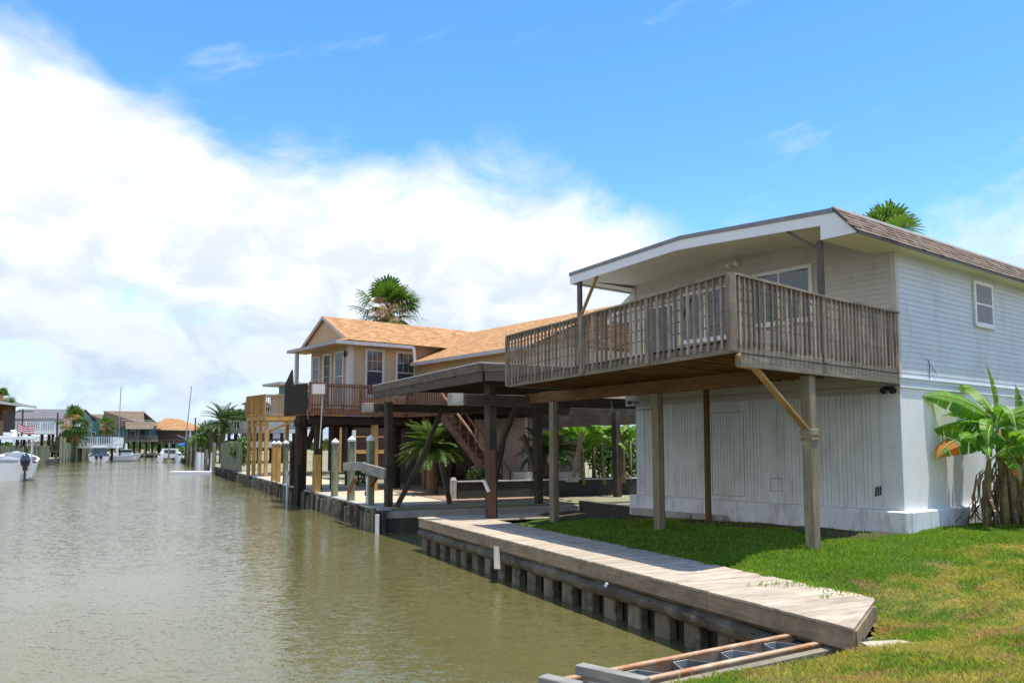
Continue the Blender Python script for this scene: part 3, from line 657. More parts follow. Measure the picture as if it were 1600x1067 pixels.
def shing(m):
    rows = 6; p0 = V(.10, 0, 7.47); p1 = V(-.42, 0, ZE+.03)
    for r_ in range(rows):
        f0, f1 = r_/rows, (r_+1)/rows
        a = p0.lerp(p1, f0); b = p0.lerp(p1, f1); w = -2.2+random.uniform(-.3, 0)
        while w < HW:
            e = w+random.choice((.14, .22, .25, .3, .18)); lift = random.choice((.010, .010, .017)); t = random.choice((.82, .9, .97, 1.05, 1.12))*random.uniform(.95, 1.05)
            w_ = max(w, -2.2)
            n_ = .8
            P = [H(a.x-.004, w_, a.z-.0), H(a.x-.004, e, a.z-.0), H(b.x-lift, e, b.z+lift*.6), H(b.x-lift, w_, b.z+lift*.6)]
            m.poly(P[::-1], tint=t)
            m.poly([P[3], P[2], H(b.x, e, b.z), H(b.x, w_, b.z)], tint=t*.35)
            w = e+.004
one('mansard_shingles', M['shingle_near'], wh, shing)
one('ridge_flashing', M['white_clean'], wh, lambda m: m.beam(H(.14, -2.15, 7.475), H(.14, HW, 7.475), .10, .05))
# little side lean-to roof at the far left
def lean(m):
    a0, a1 = 0.05, 2.6
    m.box(lambda a, b, c: H(HL+.03+a, b, 7.12-.62*a+c), (0, a0, 0), (1.1, a1, .07))
    m.box(lambda a, b, c: H(HL+.03+a, b, 7.12-.62*a+c), (0, a0, -.12), (1.1, a0+.04, 0))
one('side_awning', M['offwhite'], wh, lean)
# porch posts and braces
for s_, zt, br in ((.50, ZE+.02, (1.25, 7.24)), (7.72, rtop(7.72)-.27, (7.02, 7.25))):
    pm = MB(); pm.beam(H(s_, -2.04, ZD), H(s_, -2.04, zt), .11, .11, up=uA); pm.build('porch_post', M['porchpost'], wh, bevel=.006)
    bm_ = MB(); bm_.beam(H(s_+(.05 if s_ < 1 else -.05), -2.04, 6.72 if s_ < 1 else 6.25), H(br[0], -2.04, br[1]), .045, .085, up=uB); bm_.build('porch_brace', M['porchpost'] if s_ < 1 else M['bracewood'], wh)
# windows: frame, backing, blinds, pane
def window(parent, face, a0, a1, z0, z1, fr=.07, split=None, hsplit=None, slats=True, frame_mat='white', blindcol='blind', out=.0, grid=None, name='window', glass=True):
    if a1 < a0: a0, a1 = a1, a0
    F = lambda a, o, c: face(a, o+out, c)
    m = MB()
    m.box(lambda a, o, c: F(a, o, c), (a0, .02, z0), (a0+fr, .065, z1)); m.box(F, (a1-fr, .02, z0), (a1, .065, z1))
    m.box(F, (a0+fr, .02, z1-fr), (a1-fr, .064, z1)); m.box(F, (a0+fr, .02, z0), (a1-fr, .064, z0+fr)); m.box(F, (a0-.03, .02, z0-.035), (a1+.03, .09, z0-.001))
    if split: m.box(F, (split-.022, .035, z0+fr), (split+.022, .062, z1-fr))
    if hsplit: m.box(F, (a0+fr, .036, hsplit-.022), (a1-fr, .061, hsplit+.022))
    if grid:
        zz0, zz1, nx, nz = grid
        for i in range(1, nx): x_ = a0+fr+(a1-a0-2*fr)*i/nx; m.box(F, (x_-.009, .052, zz0), (x_+.009, .058, zz1))
        for i in range(1, nz): z_ = zz0+(zz1-zz0)*i/nz; m.box(F, (a0+fr, .053, z_-.009), (a1-fr, .0575, z_+.009))
    w = m.build(name, M[frame_mat], parent)
    b = MB(); b.box(F, (a0+.02, .006, z0+.02), (a1-.02, .026, z1-.02)); 
    b.build('backing', M['darkroom'], w)
    if slats:
        s = MB(); z_ = z0+fr+.01
        while z_ < z1-fr-.02:
            s.poly([F(a0+fr, .030, z_), F(a1-fr, .030, z_), F(a1-fr, .046, z_+.026), F(a0+fr, .046, z_+.026)], tint=random.uniform(.85, 1.05)); z_ += .044
        s.build('blinds', M[blindcol], w)
    if glass:
        g = MB(); g.poly([F(a0+fr, .0505, z0+fr), F(a1-fr, .0505, z0+fr), F(a1-fr, .0505, z1-fr), F(a0+fr, .0505, z1-fr)]); g.build('pane', M['glass'], w)
    return w
window(wh, fA, sA(1277), sA(1182), 5.62, 6.95, fr=.09, split=sA(1224))
window(wh, fA, sA(1150), sA(1066), 5.45, 6.80, fr=.08, split=sA(1106))
window(wh, fB, 3.75, 4.80, 5.62, 6.72, fr=.085, hsplit=6.16, slats=False)
# sliding door on the porch
def door(parent):
    F = fA; a0, a1, z0, z1 = 6.05, 7.25, ZD+.02, 6.62
    m = MB()
    m.box(F, (a0, .022, z0), (a0+.09, .07, z1)); m.box(F, (a1-.06, .022, z0), (a1, .07, z1)); m.box(F, (a0+.09, .022, z1-.08), (a1-.06, .069, z1))
    d = m.build('sliding_door', M['white'], parent)
    one('backing', M['darkroom'], d, lambda b: b.box(F, (a0+.02, .02, z0), (a1-.02, .03, z1-.02)))
    one('pane', M['glass'], d, lambda b: b.poly([F(a0+.09, .05, z0), F(a1-.06, .05, z0), F(a1-.06, .05, z1-.08), F(a0+.09, .05, z1-.08)]))
door(wh)
def lamps(m):
    p = H(4.05, -.06, 7.36)
    m.beam(p, p+Z*.05, .12, .12)
    for k in (-1, 1): m.tube([p-uB*.03+uA*.02*k, p-uB*.12+uA*.10*k-Z*.05, p-uB*.17+uA*.13*k-Z*.11], [.03, .05, .06], 8)
one('porch_floodlight', M['white'], wh, lamps)
def flood(m):
    p = H(.10, -.10, 3.92)
    m.ball(p, .05, .05, .05)
    for k in (-1, 1): m.tube([p, p-uB*.10+uA*(.07*k), p-uB*.2+uA*(.11*k)-Z*.06], [.035, .055, .08], 8)
one('corner_floodlight', M['black'], wh, flood)
def vent(m):
    for k in range(3): m.beam(H(.62-.05*k, .03, 1.62+.015*k), H(.60-.05*k, .03, 1.83+.01*k), .025, .02)
one('louvre', M['black'], wh, vent)
def cable(m):
    q = lambda px, py: at(px, py, WC.y+uB.y*1.1)
    w_ = sB(1452); 
    P = [H(-.03, w_-.04, 4.62), H(-.04, w_, 4.56), H(-.035, w_+.03, 4.44), H(-.04, w_-.01, 4.34), H(-.035, w_+.02, 4.15)]
    m.tube(P, .008, 5); m.tube([H(-.03, w_, 4.55), H(-.035, w_+.22, 4.42), H(-.03, w_+.36, 4.30)], .005, 5)
one('cable', M['wire'], wh, cable)
one('spotlight', M['black'], wh, lambda m: (m.ball(H(HL+.05, -.16, 3.93), .07, .07, .05), m.beam(H(HL-.2, -.05, 3.93), H(HL+.05, -.14, 3.95), .03, .03)))
one('conduit', M['steel'], wh, lambda m: m.tube([H(HL+.75, -.2, 4.0), H(HL+.7, -.2, 3.72), H(HL-.9, -.12, 3.72)], .018, 6))
# ------------------------------------------------------------------ balcony
D0 = on(1141, 426, 5.55); D1 = on(793, 525, 5.55); D0.z = D1.z = 0
DW = H(-.02, -.03, 0)
LW = H(HL, -.03, 0)
uf = (D1-D0).normalized(); us = (DW-D0).normalized(); LF = (D1-D0).length; LS = (DW-D0).length
of = V(-uf.y, uf.x, 0);  of = of if of.dot(-uB) > 0 else -of
os_ = V(-us.y, us.x, 0); os_ = os_ if os_.dot(-uA) > 0 else -os_
ul = (LW-D1).normalized()
def dk(m):
    # deck boards parallel to the front
    n = 0; t = 0
    # boards across: from the front line back to the wall line, clipped as quads along the depth direction
    L = LF
    a = 0
    while a < L:
        e = min(a+.14, L); p0 = D0+uf*a; p1 = D0+uf*(e-.006)
        # back end on the wall line / left line
        f = a/L; f2 = e/L
        b0 = DW.lerp(LW, f); b1 = DW.lerp(LW, f2)
        P = [p0, b0, b1, p1]; t_ = random.uniform(.8, 1.15)
        m.poly([V(q.x, q.y, ZD) for q in P][::-1], tint=t_, uvdir=(b0-p0)); m.poly([V(q.x, q.y, ZD-.035) for q in P], tint=t_*.9, uvdir=(b0-p0)); a = e
one('balcony_boards', M['deckwood'], wh, dk)
def up(p, z_): return V(p.x, p.y, z_)
def rimf(m):
    m.beam(up(D0-of*.02, ZD-.135), up(D1-of*.02, ZD-.135), .04, .19, tint=.95)
    m.beam(up(D0-of*.08+us*.05, ZD-.12), up(D1-of*.08, ZD-.12), .04, .16, tint=.8)
    m.beam(up(D1, ZD-.13), up(LW, ZD-.13), .04, .19)
one('front_rim_board', M['deckwood'], wh, rimf, bevel=.004)
def rims(m):
    m.beam(up(D0+us*.0, ZD-.11), up(DW, ZD-.11), .045, .20, tint=1.0)
    m.beam(up(D0+us*.12-os_*.006, ZD-.33), up(DW-os_*.006, ZD-.33), .045, .22, tint=.85)
one('side_rim_board', M['deckwood'], wh, rims, bevel=.004)
def joists(m):
    a = .3
    while a < LF-.1:
        p = D0+uf*a; q = DW.lerp(LW, a/LF); m.beam(up(p+(q-p).normalized()*.1, ZD-.13), up(q, ZD-.13), .04, .18); a += .42
one('joists', M['beamwood'], wh, joists)
# main beam
PB = [on(1031, 827, .80), on(866, 809, .74)]
for p in PB: p.z = 0
ub = (PB[1]-PB[0]).normalized()
b0 = PB[0]-ub*3.1; b1 = PB[1]+ub*1.4
def bmain(m):
    m.beam(up(b0, 4.07), up(b1, 4.07), .14, .29, tint=1)
one('main_beam', M['beamwood'], wh, bmain, bevel=.008)
PS = [(D0+us*(LS*.43)-os_*.14, 4.0, .20), (PB[0], 3.925, .20), (PB[1], 3.925, .20), (on(1107, 813, .85), ZD-.22, .12)]
for i, (p, zt, w) in enumerate(PS):
    g = float(lawnz(p.x, p.y)); m = MB()
    m.beam(V(p.x, p.y, g-.4), V(p.x+random.uniform(-.02, .02), p.y, zt), w, w, up=uA, tint=1.0 if i < 3 else .8)
    if i in (1, 2): m.beam(V(p.x+.05, p.y-.10, g-.2)+uB*0, V(p.x+.05, p.y-.10, zt), .06, .06, up=uA, tint=.8)
    m.build('balcony_post', M['postwood'] if i < 3 else M['beamwood'], wh, bevel=.012)
p = PS[0][0]
one('post_collar', M['postwood'], wh, lambda m: (m.beam(V(p.x, p.y, 2.80), V(p.x, p.y, 2.86), .24, .24, up=uA), m.beam(V(p.x, p.y, 2.90), V(p.x, p.y, 3.02), .245, .245, up=uA)), bevel=.01)
one('balcony_brace', M['bracewood'], wh, lambda m: m.beam(V(p.x, p.y, 3.02)-uB*.12, up(D0+us*.75-os_*.10, 4.06), .045, .14, up=uA), bevel=.006)
one('balcony_brace', M['bracewood'], wh, lambda m: (m.beam(up(D0-of*.1+us*.05, 4.22), up(D0+us*.28-os_*.05, 4.03), .06, .09, up=Z), m.beam(up(D0+us*.26-os_*.05, 4.03), up(D0+us*.75-os_*.05, 4.02), .09, .05)))
# railing
rl = MB(); zr = 5.53
rail_root = None
rm = MB()
def handrail(m):
    def seg(a, b, u, n):
        prev = None; k = max(2, int((b-a).length/1.4))
        for i in range(k):
            p0 = a+u*((b-a).length*i/k); p1 = a+u*((b-a).length*(i+1)/k)
            s0 = -.035*math.sin(math.pi*i/k)+(.012 if i % 2 else 0); s1 = -.035*math.sin(math.pi*(i+1)/k)+(0 if i % 2 else .012)
            m.beam(V(p0.x, p0.y, zr+s0), V(p1.x, p1.y, zr+s1), .14, .04, tint=random.uniform(.85, 1.15))
    seg(D0, D1, uf, LF); seg(D0, DW, us, LS)
    for (a, b) in ((D0, D1), (D0, DW)):
        m.beam(up(a, zr-.075)+V(0, 0, 0), up(b, zr-.075), .035, .09, tint=.8)
rail_root = one('railing', M['deckrail'], wh, handrail, bevel=.004)
def hor(m):
    for zz in (4.72, 4.93, 5.14, 5.33):
        for (a, b, u, n, L) in ((D0, D1, uf, of, LF), (D0, DW, us, os_, LS)):
            m.beam(up(a-n*.045, zz), up(b-n*.045, zz), .02, .022, tint=random.uniform(.7, 1.2))
hor_o = one('horizontal_rail', M['deckrail'], rail_root, hor)
def balu(base, n, u, zb, zt_):
    m = MB(); w = .042
    lean = u*random.uniform(-.012, .012)
    m.beam(V(base.x, base.y, zb), V(base.x, base.y, zt_)+lean, w, w, up=n, tint=random.uniform(.58, 1.4))
    m.build('baluster', M['deckrail'], rail_root)
nb = 0
a = .19
while a < LF-.06:
    balu(D0+uf*a+of*.035, of, uf, ZD-.15+random.uniform(-.02, .02), zr-.03); a += .182*random.uniform(.93, 1.07); nb += 1
a = .17
while a < LS-.1:
    if not (1.05 < a < 1.15): balu(D0+us*a+os_*.038, os_, us, ZD-.10+random.uniform(-.02, .02), zr-.03); nb += 1
    a += .158*random.uniform(.9, 1.1)+(.09 if abs(a-1.0) < .1 else 0)
for (p, n, w) in ((D0, of, .13), (D0+uf*2.35, of, .12), (D0+uf*4.8, of, .12), (D1, of, .10), (D0+us*2.95, os_, .11), (DW-us*.08, os_, .09)):
    one('rail_post', M['deckrail'], rail_root, lambda m: m.beam(up(p, ZD-.2), up(p, zr-.02), w, w, up=n, tint=.95), bevel=.006)
# ================================================================== BOARDWALK
bw = thing('boardwalk', K(7, .8, .4), 'long sun-bleached plank walkway along the water at the edge of the lawn', 'boardwalk')
ZJ = .68
def boards(m):
    l = 0.0
    while l < JL-.02:
        w = .138; d1 = 1.70+random.uniform(-.012, .012)
        if l < 1.22: d1 = min(d1, max(.04, (l+.03)/.715)); 
        if l > JL-1.55: d1 = 5.0+random.uniform(-.03, .03)
        d0 = -.035+random.uniform(-.010, .010); dz = random.uniform(-.003, .003)
        t = random.uniform(.8, 1.12)
        e = min(l+w, JL)
        if l < 1.22:
            P = [K(l, d0, ZJ+dz), K(e, d0, ZJ+dz), K(e, min(1.70, (e)/.715), ZJ+dz), K(l, min(1.70, l/.715), ZJ+dz)]
            Q = [p-Z*.038 for p in P]; i = m.vs(P+Q)
            uvs = [(0, l*7), (0, l*7+w), (1.5, l*7+w), (1.5, l*7)]
            m.addf((i, i+1, i+2, i+3), uvs, t); m.addf((i+7, i+6, i+5, i+4), uvs, t)
            for a_, b_ in ((0, 1), (1, 2), (2, 3), (3, 0)): m.addf((i+b_, i+a_, i+4+a_, i+4+b_), [(0, 0), (w, 0), (w, .04), (0, .04)], t*.8)
        else:
            m.beam(K(l+w/2, d0, ZJ-.019+dz), K(l+w/2, d1, ZJ-.019+dz), w-.005, .038, tint=t)
        l += .142
one('plank', M['board'], bw, boards, bevel=.004)
bpy.data.objects['plank'].name = 'decking'
def fas(m):
    l = .0
    for L in (2.6, 3.7, 3.6, 3.6, 3.0):
        e = min(l+L, JL); m.beam(K(l+.003, .0, ZJ-.155), K(e-.003, .0, ZJ-.155+random.uniform(-.006, .006)), .04, .225, tint=random.uniform(.85, 1.1)); l = e
        if l >= JL: break
    m.beam(K(JL, 0, ZJ-.155), K(JL, 5.0, ZJ-.155), .04, .225)
one('edge_board', M['fascia'], bw, fas, bevel=.006)
one('end_board', M['fascia'], bw, lambda m: (m.beam(K(.02, .03, ZJ-.15), K(.96, 1.34, ZJ-.15), .04, .22), m.beam(K(.93, 1.30, ZJ-.22), K(.93, 1.30, ZJ-.03), .09, .09, up=uC)), bevel=.006)
one('bearer', M['fascia'], bw, lambda m: [m.beam(K(1.25, d, ZJ-.14), K(JL-.1, d, ZJ-.14), .04, .19) for d in (.75, 1.45)])
# bulkhead under it
bk = thing('bulkhead', K(7, .15, -.3), 'dark timber seawall of piles and mossy walers under the plank walkway', 'seawall')
M['gapdark'] = plain('gap_shade_black', (.035, .03, .022), (.02, .018, .014), rough=.7)  # near-black colour paints in the shade of the gaps between piles
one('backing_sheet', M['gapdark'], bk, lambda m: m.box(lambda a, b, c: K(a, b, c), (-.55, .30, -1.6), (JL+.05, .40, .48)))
def wal(m):
    l = -.5
    while l < JL-.1:
        e = min(l+3.1, JL); n = 5
        pts = [K(l+(e-l)*i/n, .06+random.uniform(-.015, .015), .235+random.uniform(-.015, .015)) for i in range(n+1)]
        m.tube(pts, [random.uniform(.105, .13) for _ in pts], 9, tint=random.uniform(.8, 1.1)); l = e+.01
    m.box(lambda a, b, c: K(a, b, c), (-.4, .02, .36), (JL, .28, .43), tint=1.1)
one('waler', M['waler'], bk, wal, smooth=True)
l = .05
while l < JL+.02:
    one('pile', M['pile'], bk, lambda m: m.beam(K(l, .20, -1.5), K(l, .20, .20), .17, .39, up=uC, tint=random.uniform(.75, 1.1)), bevel=.02); l += .775
one('bracket', M['white'], bk, lambda m: m.beam(K(5.2, -.08, .40), K(5.24, -.10, .34), .02, .05))
tag(one('fender_board', M['endgrain'], None, lambda m: m.beam(K(9.86, -.10, .50), K(9.6, -.20, .04), .05, .14, up=nC, tint=.9), bevel=.01),
    'short pale board hanging slanted from the side of the plank walkway over the water', 'board')
# jetty end wall at the slip
tag(one('slip_wall', M['oldwall'], None, lambda m: m.box(lambda a, b, c: K(JL+.08+a, b, c), (0, .35, -1.5), (.18, 8.2, .44))), 'dark stained wall of the boat slip behind the far end of the walkway', 'wall')
# ================================================================== sheet-pile seawall being built in front
sw = thing('sheet_piling', F0+uF*2+Z*.3, 'unfinished seawall with two rusty rails and grey corrugated sheets in the foreground', 'seawall')
FL = (F1-F0).length
def Fp(a, b, c): return V(F0.x+uF.x*a+nF.x*b, F0.y+uF.y*a+nF.y*b, c)
for b_, zz, t0, t1 in ((-.03, .40, -.05, FL-.3), (.42, .40, -.02, FL+1.0)):
    def rr(m):
        m.beam(Fp(t0, b_, zz), Fp(t1, b_, zz), .075, .03, tint=1)
        m.beam(Fp(t0, b_, zz-.085), Fp(t1, b_, zz-.085), .02, .14, tint=1.25)
        m.beam(Fp(t0, b_, zz-.17), Fp(t1, b_, zz-.17), .075, .025, tint=.8)
    one('rail', M['rust'], sw, rr, bevel=.006)
def corr(m):
    a = -.1; s = 0; P = []
    while a < FL+.5:
        P += [(a, .02), (a+.20, .02), (a+.36, .36), (a+.56, .36)]; a += .74
    for (x0, y0), (x1, y1) in zip(P[:-1], P[1:]):
        for o in (0, .012): m.poly([Fp(x0, y0+o, -1.2), Fp(x1, y1+o, -1.2), Fp(x1, y1+o, .375), Fp(x0, y0+o, .375)], tint=random.uniform(.9, 1.1))
        m.poly([Fp(x0, y0, .375), Fp(x1, y1, .375), Fp(x1, y1+.012, .375), Fp(x0, y0+.012, .375)], tint=2.2)
one('corrugated_sheet', M['vinylsheet'], sw, corr)
M['fill'] = plain('tan_backfill', (.34, .29, .20), (.20, .17, .11), rough=.95, scale=4, bump=.8, bscale=20, stain=((.12, .12, .05), 3, .8))
M['slab'] = plain('yellowish_concrete', (.50, .44, .30), (.36, .31, .2), rough=.95, scale=6, bump=.8, bscale=30)
one('backfill', M['fill'], sw, lambda m: m.box(Fp, (-.6, .50, -1.2), (FL+1.3, .62, .37)))
tag(one('timber_block', M['endgrain'], None, lambda m: m.beam(on(905, 1044, .50), on(1010, 1067, .52), .13, .10, tint=.85), bevel=.008), 'grey timber offcut lying across the rusty rails, longer of the two', 'timber')
tag(one('timber_block', M['endgrain'], None, lambda m: m.beam(on(848, 1062, .50), on(905, 1075, .50), .15, .10, tint=.8), bevel=.008), 'short timber offcut at the very end of the rusty rails', 'timber')
def rubble(m):
    c = on(1388, 1003, .55)
    P = [(0, -.22), (.25, -.12), (.36, .05), (.2, .17), (-.1, .2), (-.3, .05), (-.26, -.12)]
    c2 = V(c.x, c.y, float(lawnz(c.x, c.y))+.03)
    m.poly([c2+V(x_, y_, random.uniform(-.01, .02)) for x_, y_ in P]); 
    for i in range(7): a_, b_ = P[i], P[(i+1) % 7]; m.poly([c2+V(a_[0], a_[1], -.1), c2+V(b_[0], b_[1], -.1), c2+V(b_[0], b_[1], 0), c2+V(a_[0], a_[1], 0)])
tag(one('concrete_slab', M['slab'], None, rubble), 'broken pale concrete slab in the grass beside the walkway corner', 'slab')
def sleeper(m):
    for (x0, x1) in ((999, 1040), (1042, 1090), (1092, 1141)):
        s0, s1 = sA(x0), sA(x1); m.box(lambda a, b, c: H(a, b, c), (min(s0, s1), -.42+random.uniform(-.03, .03), .80), (max(s0, s1)-.02, -.18, .98+random.uniform(-.01, .01)), tint=random.uniform(.8, 1.1))
tag(one('stone_kerb', M['concrete'], None, sleeper, bevel=.02), 'row of low stone kerb blocks against the white house foundation', 'kerb')
# ================================================================== banana plants
def banana_leaf(parent, base, azd, L, Wd, e0, e1, fold=25, roll=0, mat='banana', tear=.35, tipdead=0, seed=0, name='leaf'):
    rnd = random.Random(seed); n = 26; az = R(azd); hd = V(math.cos(az), math.sin(az), 0)
    pts = [Vector(base)]; pet = .16
    for i in range(n):
        t = (i+.5)/n; e = R(e0+(e1-e0)*t**1.3); pts.append(pts[-1]+(hd*math.cos(e)+Z*math.sin(e))*(L/n))
    m = MB(); rib = MB(); dead = MB()
    side = Z.cross(hd)
    i0 = int(n*pet)
    sag = 0
    rowL, rowR = [], []
    for i in range(i0, n+1):
        t = (i-i0)/(n-i0); w = Wd*.5*(math.sin(math.pi*min(1, t*1.02+.02)**.62))**.75 if t < 1 else 0.01
        d = (pts[min(i+1, n)]-pts[max(i-1, 0)]).normalized(); up_ = side.cross(d)*-1
        if up_.z < 0 and abs(d.z) < .9: up_ = -up_
        rowL.append((pts[i], w, d, up_)); 
    for sgn in (-1, 1):
        j = 0; K_ = len(rowL); lift = 0
        while j < K_-1:
            run = rnd.choice((1, 2, 3, 3, 4)) if rnd.random() < tear else 4
            run = min(run, K_-1-j); lift = rnd.uniform(-9, 5) if tear > 0 else 0
            for q in range(j, j+run):
                (p0, w0, d0, u0), (p1, w1, d1, u1) = rowL[q], rowL[q+1]
                fa = R(fold+roll*sgn+lift)*1.0; sd = side*sgn
                def off(p, w, d, u, k, back=0):
                    th = fa-R(38)*k*k
                    return p+(sd*math.cos(th)+u*math.sin(th))*(w*k)+d*(w*.25*k-back)
                gap = .012 if q == j+run-1 else 0
                A_ = [off(p0, w0, d0, u0, k) for k in (0, .5, 1)]; B_ = [off(p1, w1, d1, u1, k, gap*k*2) for k in (0, .5, 1)]
                tt = rnd.uniform(.85, 1.15); mi_ = 1 if (tipdead and q > K_*(1-tipdead) and rnd.random() < .75) else 0
                for k in (0, 1): m.poly([A_[k], A_[k+1], B_[k+1], B_[k]] if sgn > 0 else [A_[k], B_[k], B_[k+1], A_[k+1]], tint=tt, m=mi_)
            j += run
    o = m.build(name, [M[mat], M['banana_orange']] if tipdead else M[mat], parent)
    rib.tube(pts, [.022*(1-.8*i/n)+.003 for i in range(n+1)], 6); rib.build('midrib', M['banana_rib'] if mat != 'banana_dead' else M['banana_dead'], o, smooth=True)
    return o
def banana_plant(base, h, label, leaves, group=None, stems=1, dead=6, seed=1, spread=.5):
    rnd = random.Random(seed); t = thing('banana_plant', base, label, 'banana plant', group); tops = []
    for k in range(stems):
        o = V(rnd.uniform(.3, 1)*spread*(1 if k % 2 else -1), rnd.uniform(-.3, .5)*spread, 0) if k else V(0, 0, 0)
        hh = h*(1 if k == 0 else rnd.uniform(.55, .9)); ln = V(rnd.uniform(-.12, .12), rnd.uniform(-.1, .1), 0)
        m = MB(); m.tube([base+o-Z*.1, base+o+ln*.3+Z*hh*.4, base+o+ln*.7+Z*hh*.8, base+o+ln+Z*hh], [.10, .085, .065, .045], 10); m.build('stem', M['bananatrunk'], t, smooth=True)
        tops.append((base+o, ln, hh))
    for i, a in enumerate(leaves):
        b0_, ln, hh = tops[a.get('s', 0) % len(tops)]
        banana_leaf(t, b0_+ln+Z*(hh*a.get('z', 1)-.05), a['az'], a['L'], a.get('W', .5), a['e0'], a['e1'], a.get('fold', 22), a.get('roll', 0), a.get('mat', 'banana'), a.get('tear', .35), a.get('tipdead', 0), seed*31+i)
    base0 = base
    for i in range(dead):
        m = MB(); az = rnd.uniform(0, 6.28); r0 = rnd.uniform(.08, .20); base, ln, hh = rnd.choice(tops); hh = hh*rnd.uniform(.25, .9); hd = V(math.cos(az), math.sin(az), 0)
        jt = lambda q_: V(rnd.uniform(-q_, q_), rnd.uniform(-q_, q_), rnd.uniform(-q_, q_)); lo_ = max(.02, hh-rnd.uniform(.5, 1.3)); fl = rnd.uniform(1.0, 2.6)
        P = [base+ln*(hh/h)+hd*.05+Z*hh, base+hd*(.10+r0*.3)+Z*(hh*.9+lo_*.1)+jt(.02), base+hd*(.12+r0*.4*fl)+Z*(hh*.6+lo_*.4)+jt(.04), base+hd*(.12+r0*.5*fl)+Z*(hh*.3+lo_*.7)+jt(.05), base+hd*(.12+r0*.7*fl)+Z*lo_+jt(.06)]
        if i % 5 == 0: P = [base+hd*.1+Z*.12, base+hd*.3+Z*rnd.uniform(.15, .4)+jt(.05), base+hd*.5+Z*rnd.uniform(.1, .3)+jt(.1), base+hd*.62+Z*.08+jt(.05)]
        w = rnd.uniform(.012, .038); ss = V(-math.sin(az), math.cos(az), 0); q = hd*w*.7
        for k_ in range(len(P)-1):
            a_, b_ = P[k_], P[k_+1]; wa = w*(.5, 1, 1.3, .9, .3)[k_]/w; wb = w*(.5, 1, 1.3, .9, .3)[k_+1]/w; tt = rnd.uniform(.6, 1.6)
            m.poly([a_-ss*w*wa, a_+q, b_+q, b_-ss*w*wb], tint=tt); m.poly([a_+q, a_+ss*w*wa, b_+ss*w*wb, b_+q], tint=tt*.85)
        m.build('dead_leaf', M['banana_dead'], t)
    return t
def gz(p): return V(p.x, p.y, float(lawnz(p.x, p.y)))
# azimuth 0 = right of picture, 180 = left, 270 = toward the viewer
b1_ = gz(H(-.98, 2.5, 0))
banana_plant(b1_, 2.3, 'banana plant with broad bright leaves and one orange leaf beside the white wall', [
    dict(az=184, L=1.95, W=.74, e0=42, e1=-14, fold=6, roll=-48, tear=.12),
    dict(az=172, L=1.45, W=.72, e0=14, e1=-25, fold=5, z=.95, roll=38, tear=.2),
    dict(az=188, L=1.75, W=.78, e0=18, e1=-62, fold=4, z=.84, tipdead=.5, roll=-42, tear=.1),
    dict(az=228, L=1.3, W=.50, e0=30, e1=-88, fold=14, z=.93, roll=-60),
    dict(az=255, L=1.6, W=.42, e0=52, e1=-88, fold=12, z=.98, roll=-50),
    dict(az=160, L=1.2, W=.5, e0=45, e1=-30, fold=10, z=.97, roll=-20),
    dict(az=95, L=1.7, W=.6, e0=62, e1=0, fold=15, roll=30),
    dict(az=335, L=1.6, W=.68, e0=38, e1=-45, fold=6, roll=45, tear=.15),
    dict(az=10, L=1.7, W=.7, e0=35, e1=-35, fold=8, roll=45, tear=.15, s=1),
    dict(az=300, L=1.2, W=.40, e0=20, e1=-85, fold=8, z=.85, roll=40, s=1),
    dict(az=200, L=1.3, W=.5, e0=50, e1=-50, fold=8, roll=-45, s=1),
    dict(az=240, L=1.2, W=.45, e0=60, e1=-70, fold=8, roll=-45, s=2),
    dict(az=320, L=1.3, W=.5, e0=50, e1=-50, fold=8, roll=45, s=2),
    dict(az=170, L=1.35, W=.24, e0=86, e1=78, fold=62, tear=0),
    dict(az=265, L=1.5, W=.42, e0=48, e1=-88, fold=10, roll=-40, s=1), dict(az=215, L=1.5, W=.55, e0=62, e1=-35, fold=8, roll=-45, s=2), dict(az=290, L=1.3, W=.5, e0=40, e1=-80, fold=8, roll=20, s=3),
    dict(az=200, L=1.0, W=.4, e0=40, e1=-70, fold=8, roll=-45, s=3), dict(az=250, L=1.1, W=.42, e0=20, e1=-85, fold=8, roll=-30, s=1, z=.8, tipdead=.4), dict(az=60, L=1.5, W=.5, e0=65, e1=-10, fold=10, roll=30, s=1),
    ], stems=4, dead=85, seed=3)
b2_ = gz(H(-1.05, 3.35, 0))
banana_plant(b2_, 2.2, 'banana plant cut off by the right edge, with a pale rolled new leaf', [
    dict(az=196, L=1.3, W=.6, e0=50, e1=-40, fold=8, roll=-40), dict(az=215, L=1.5, W=.5, e0=58, e1=-85, fold=5, roll=-50), dict(az=185, L=1.5, W=.6, e0=66, e1=-5, fold=8, roll=-40, s=1),
    dict(az=100, L=1.05, W=.26, e0=88, e1=84, fold=60, tear=0, mat='bushlight'),
    dict(az=350, L=1.6, W=.6, e0=35, e1=-40, fold=8, roll=40), dict(az=40, L=1.5, W=.5, e0=50, e1=-25, fold=8), dict(az=280, L=1.5, W=.5, e0=40, e1=-75, fold=8, roll=30, s=1),
    dict(az=250, L=1.3, W=.5, e0=65, e1=-50, fold=8, roll=-30, s=2), dict(az=220, L=1.2, W=.5, e0=35, e1=-50, fold=8, roll=-30, s=3),
    dict(az=240, L=1.3, W=.5, e0=25, e1=-60, fold=8, z=.8, tipdead=.3, roll=-30)], stems=4, dead=80, seed=5)
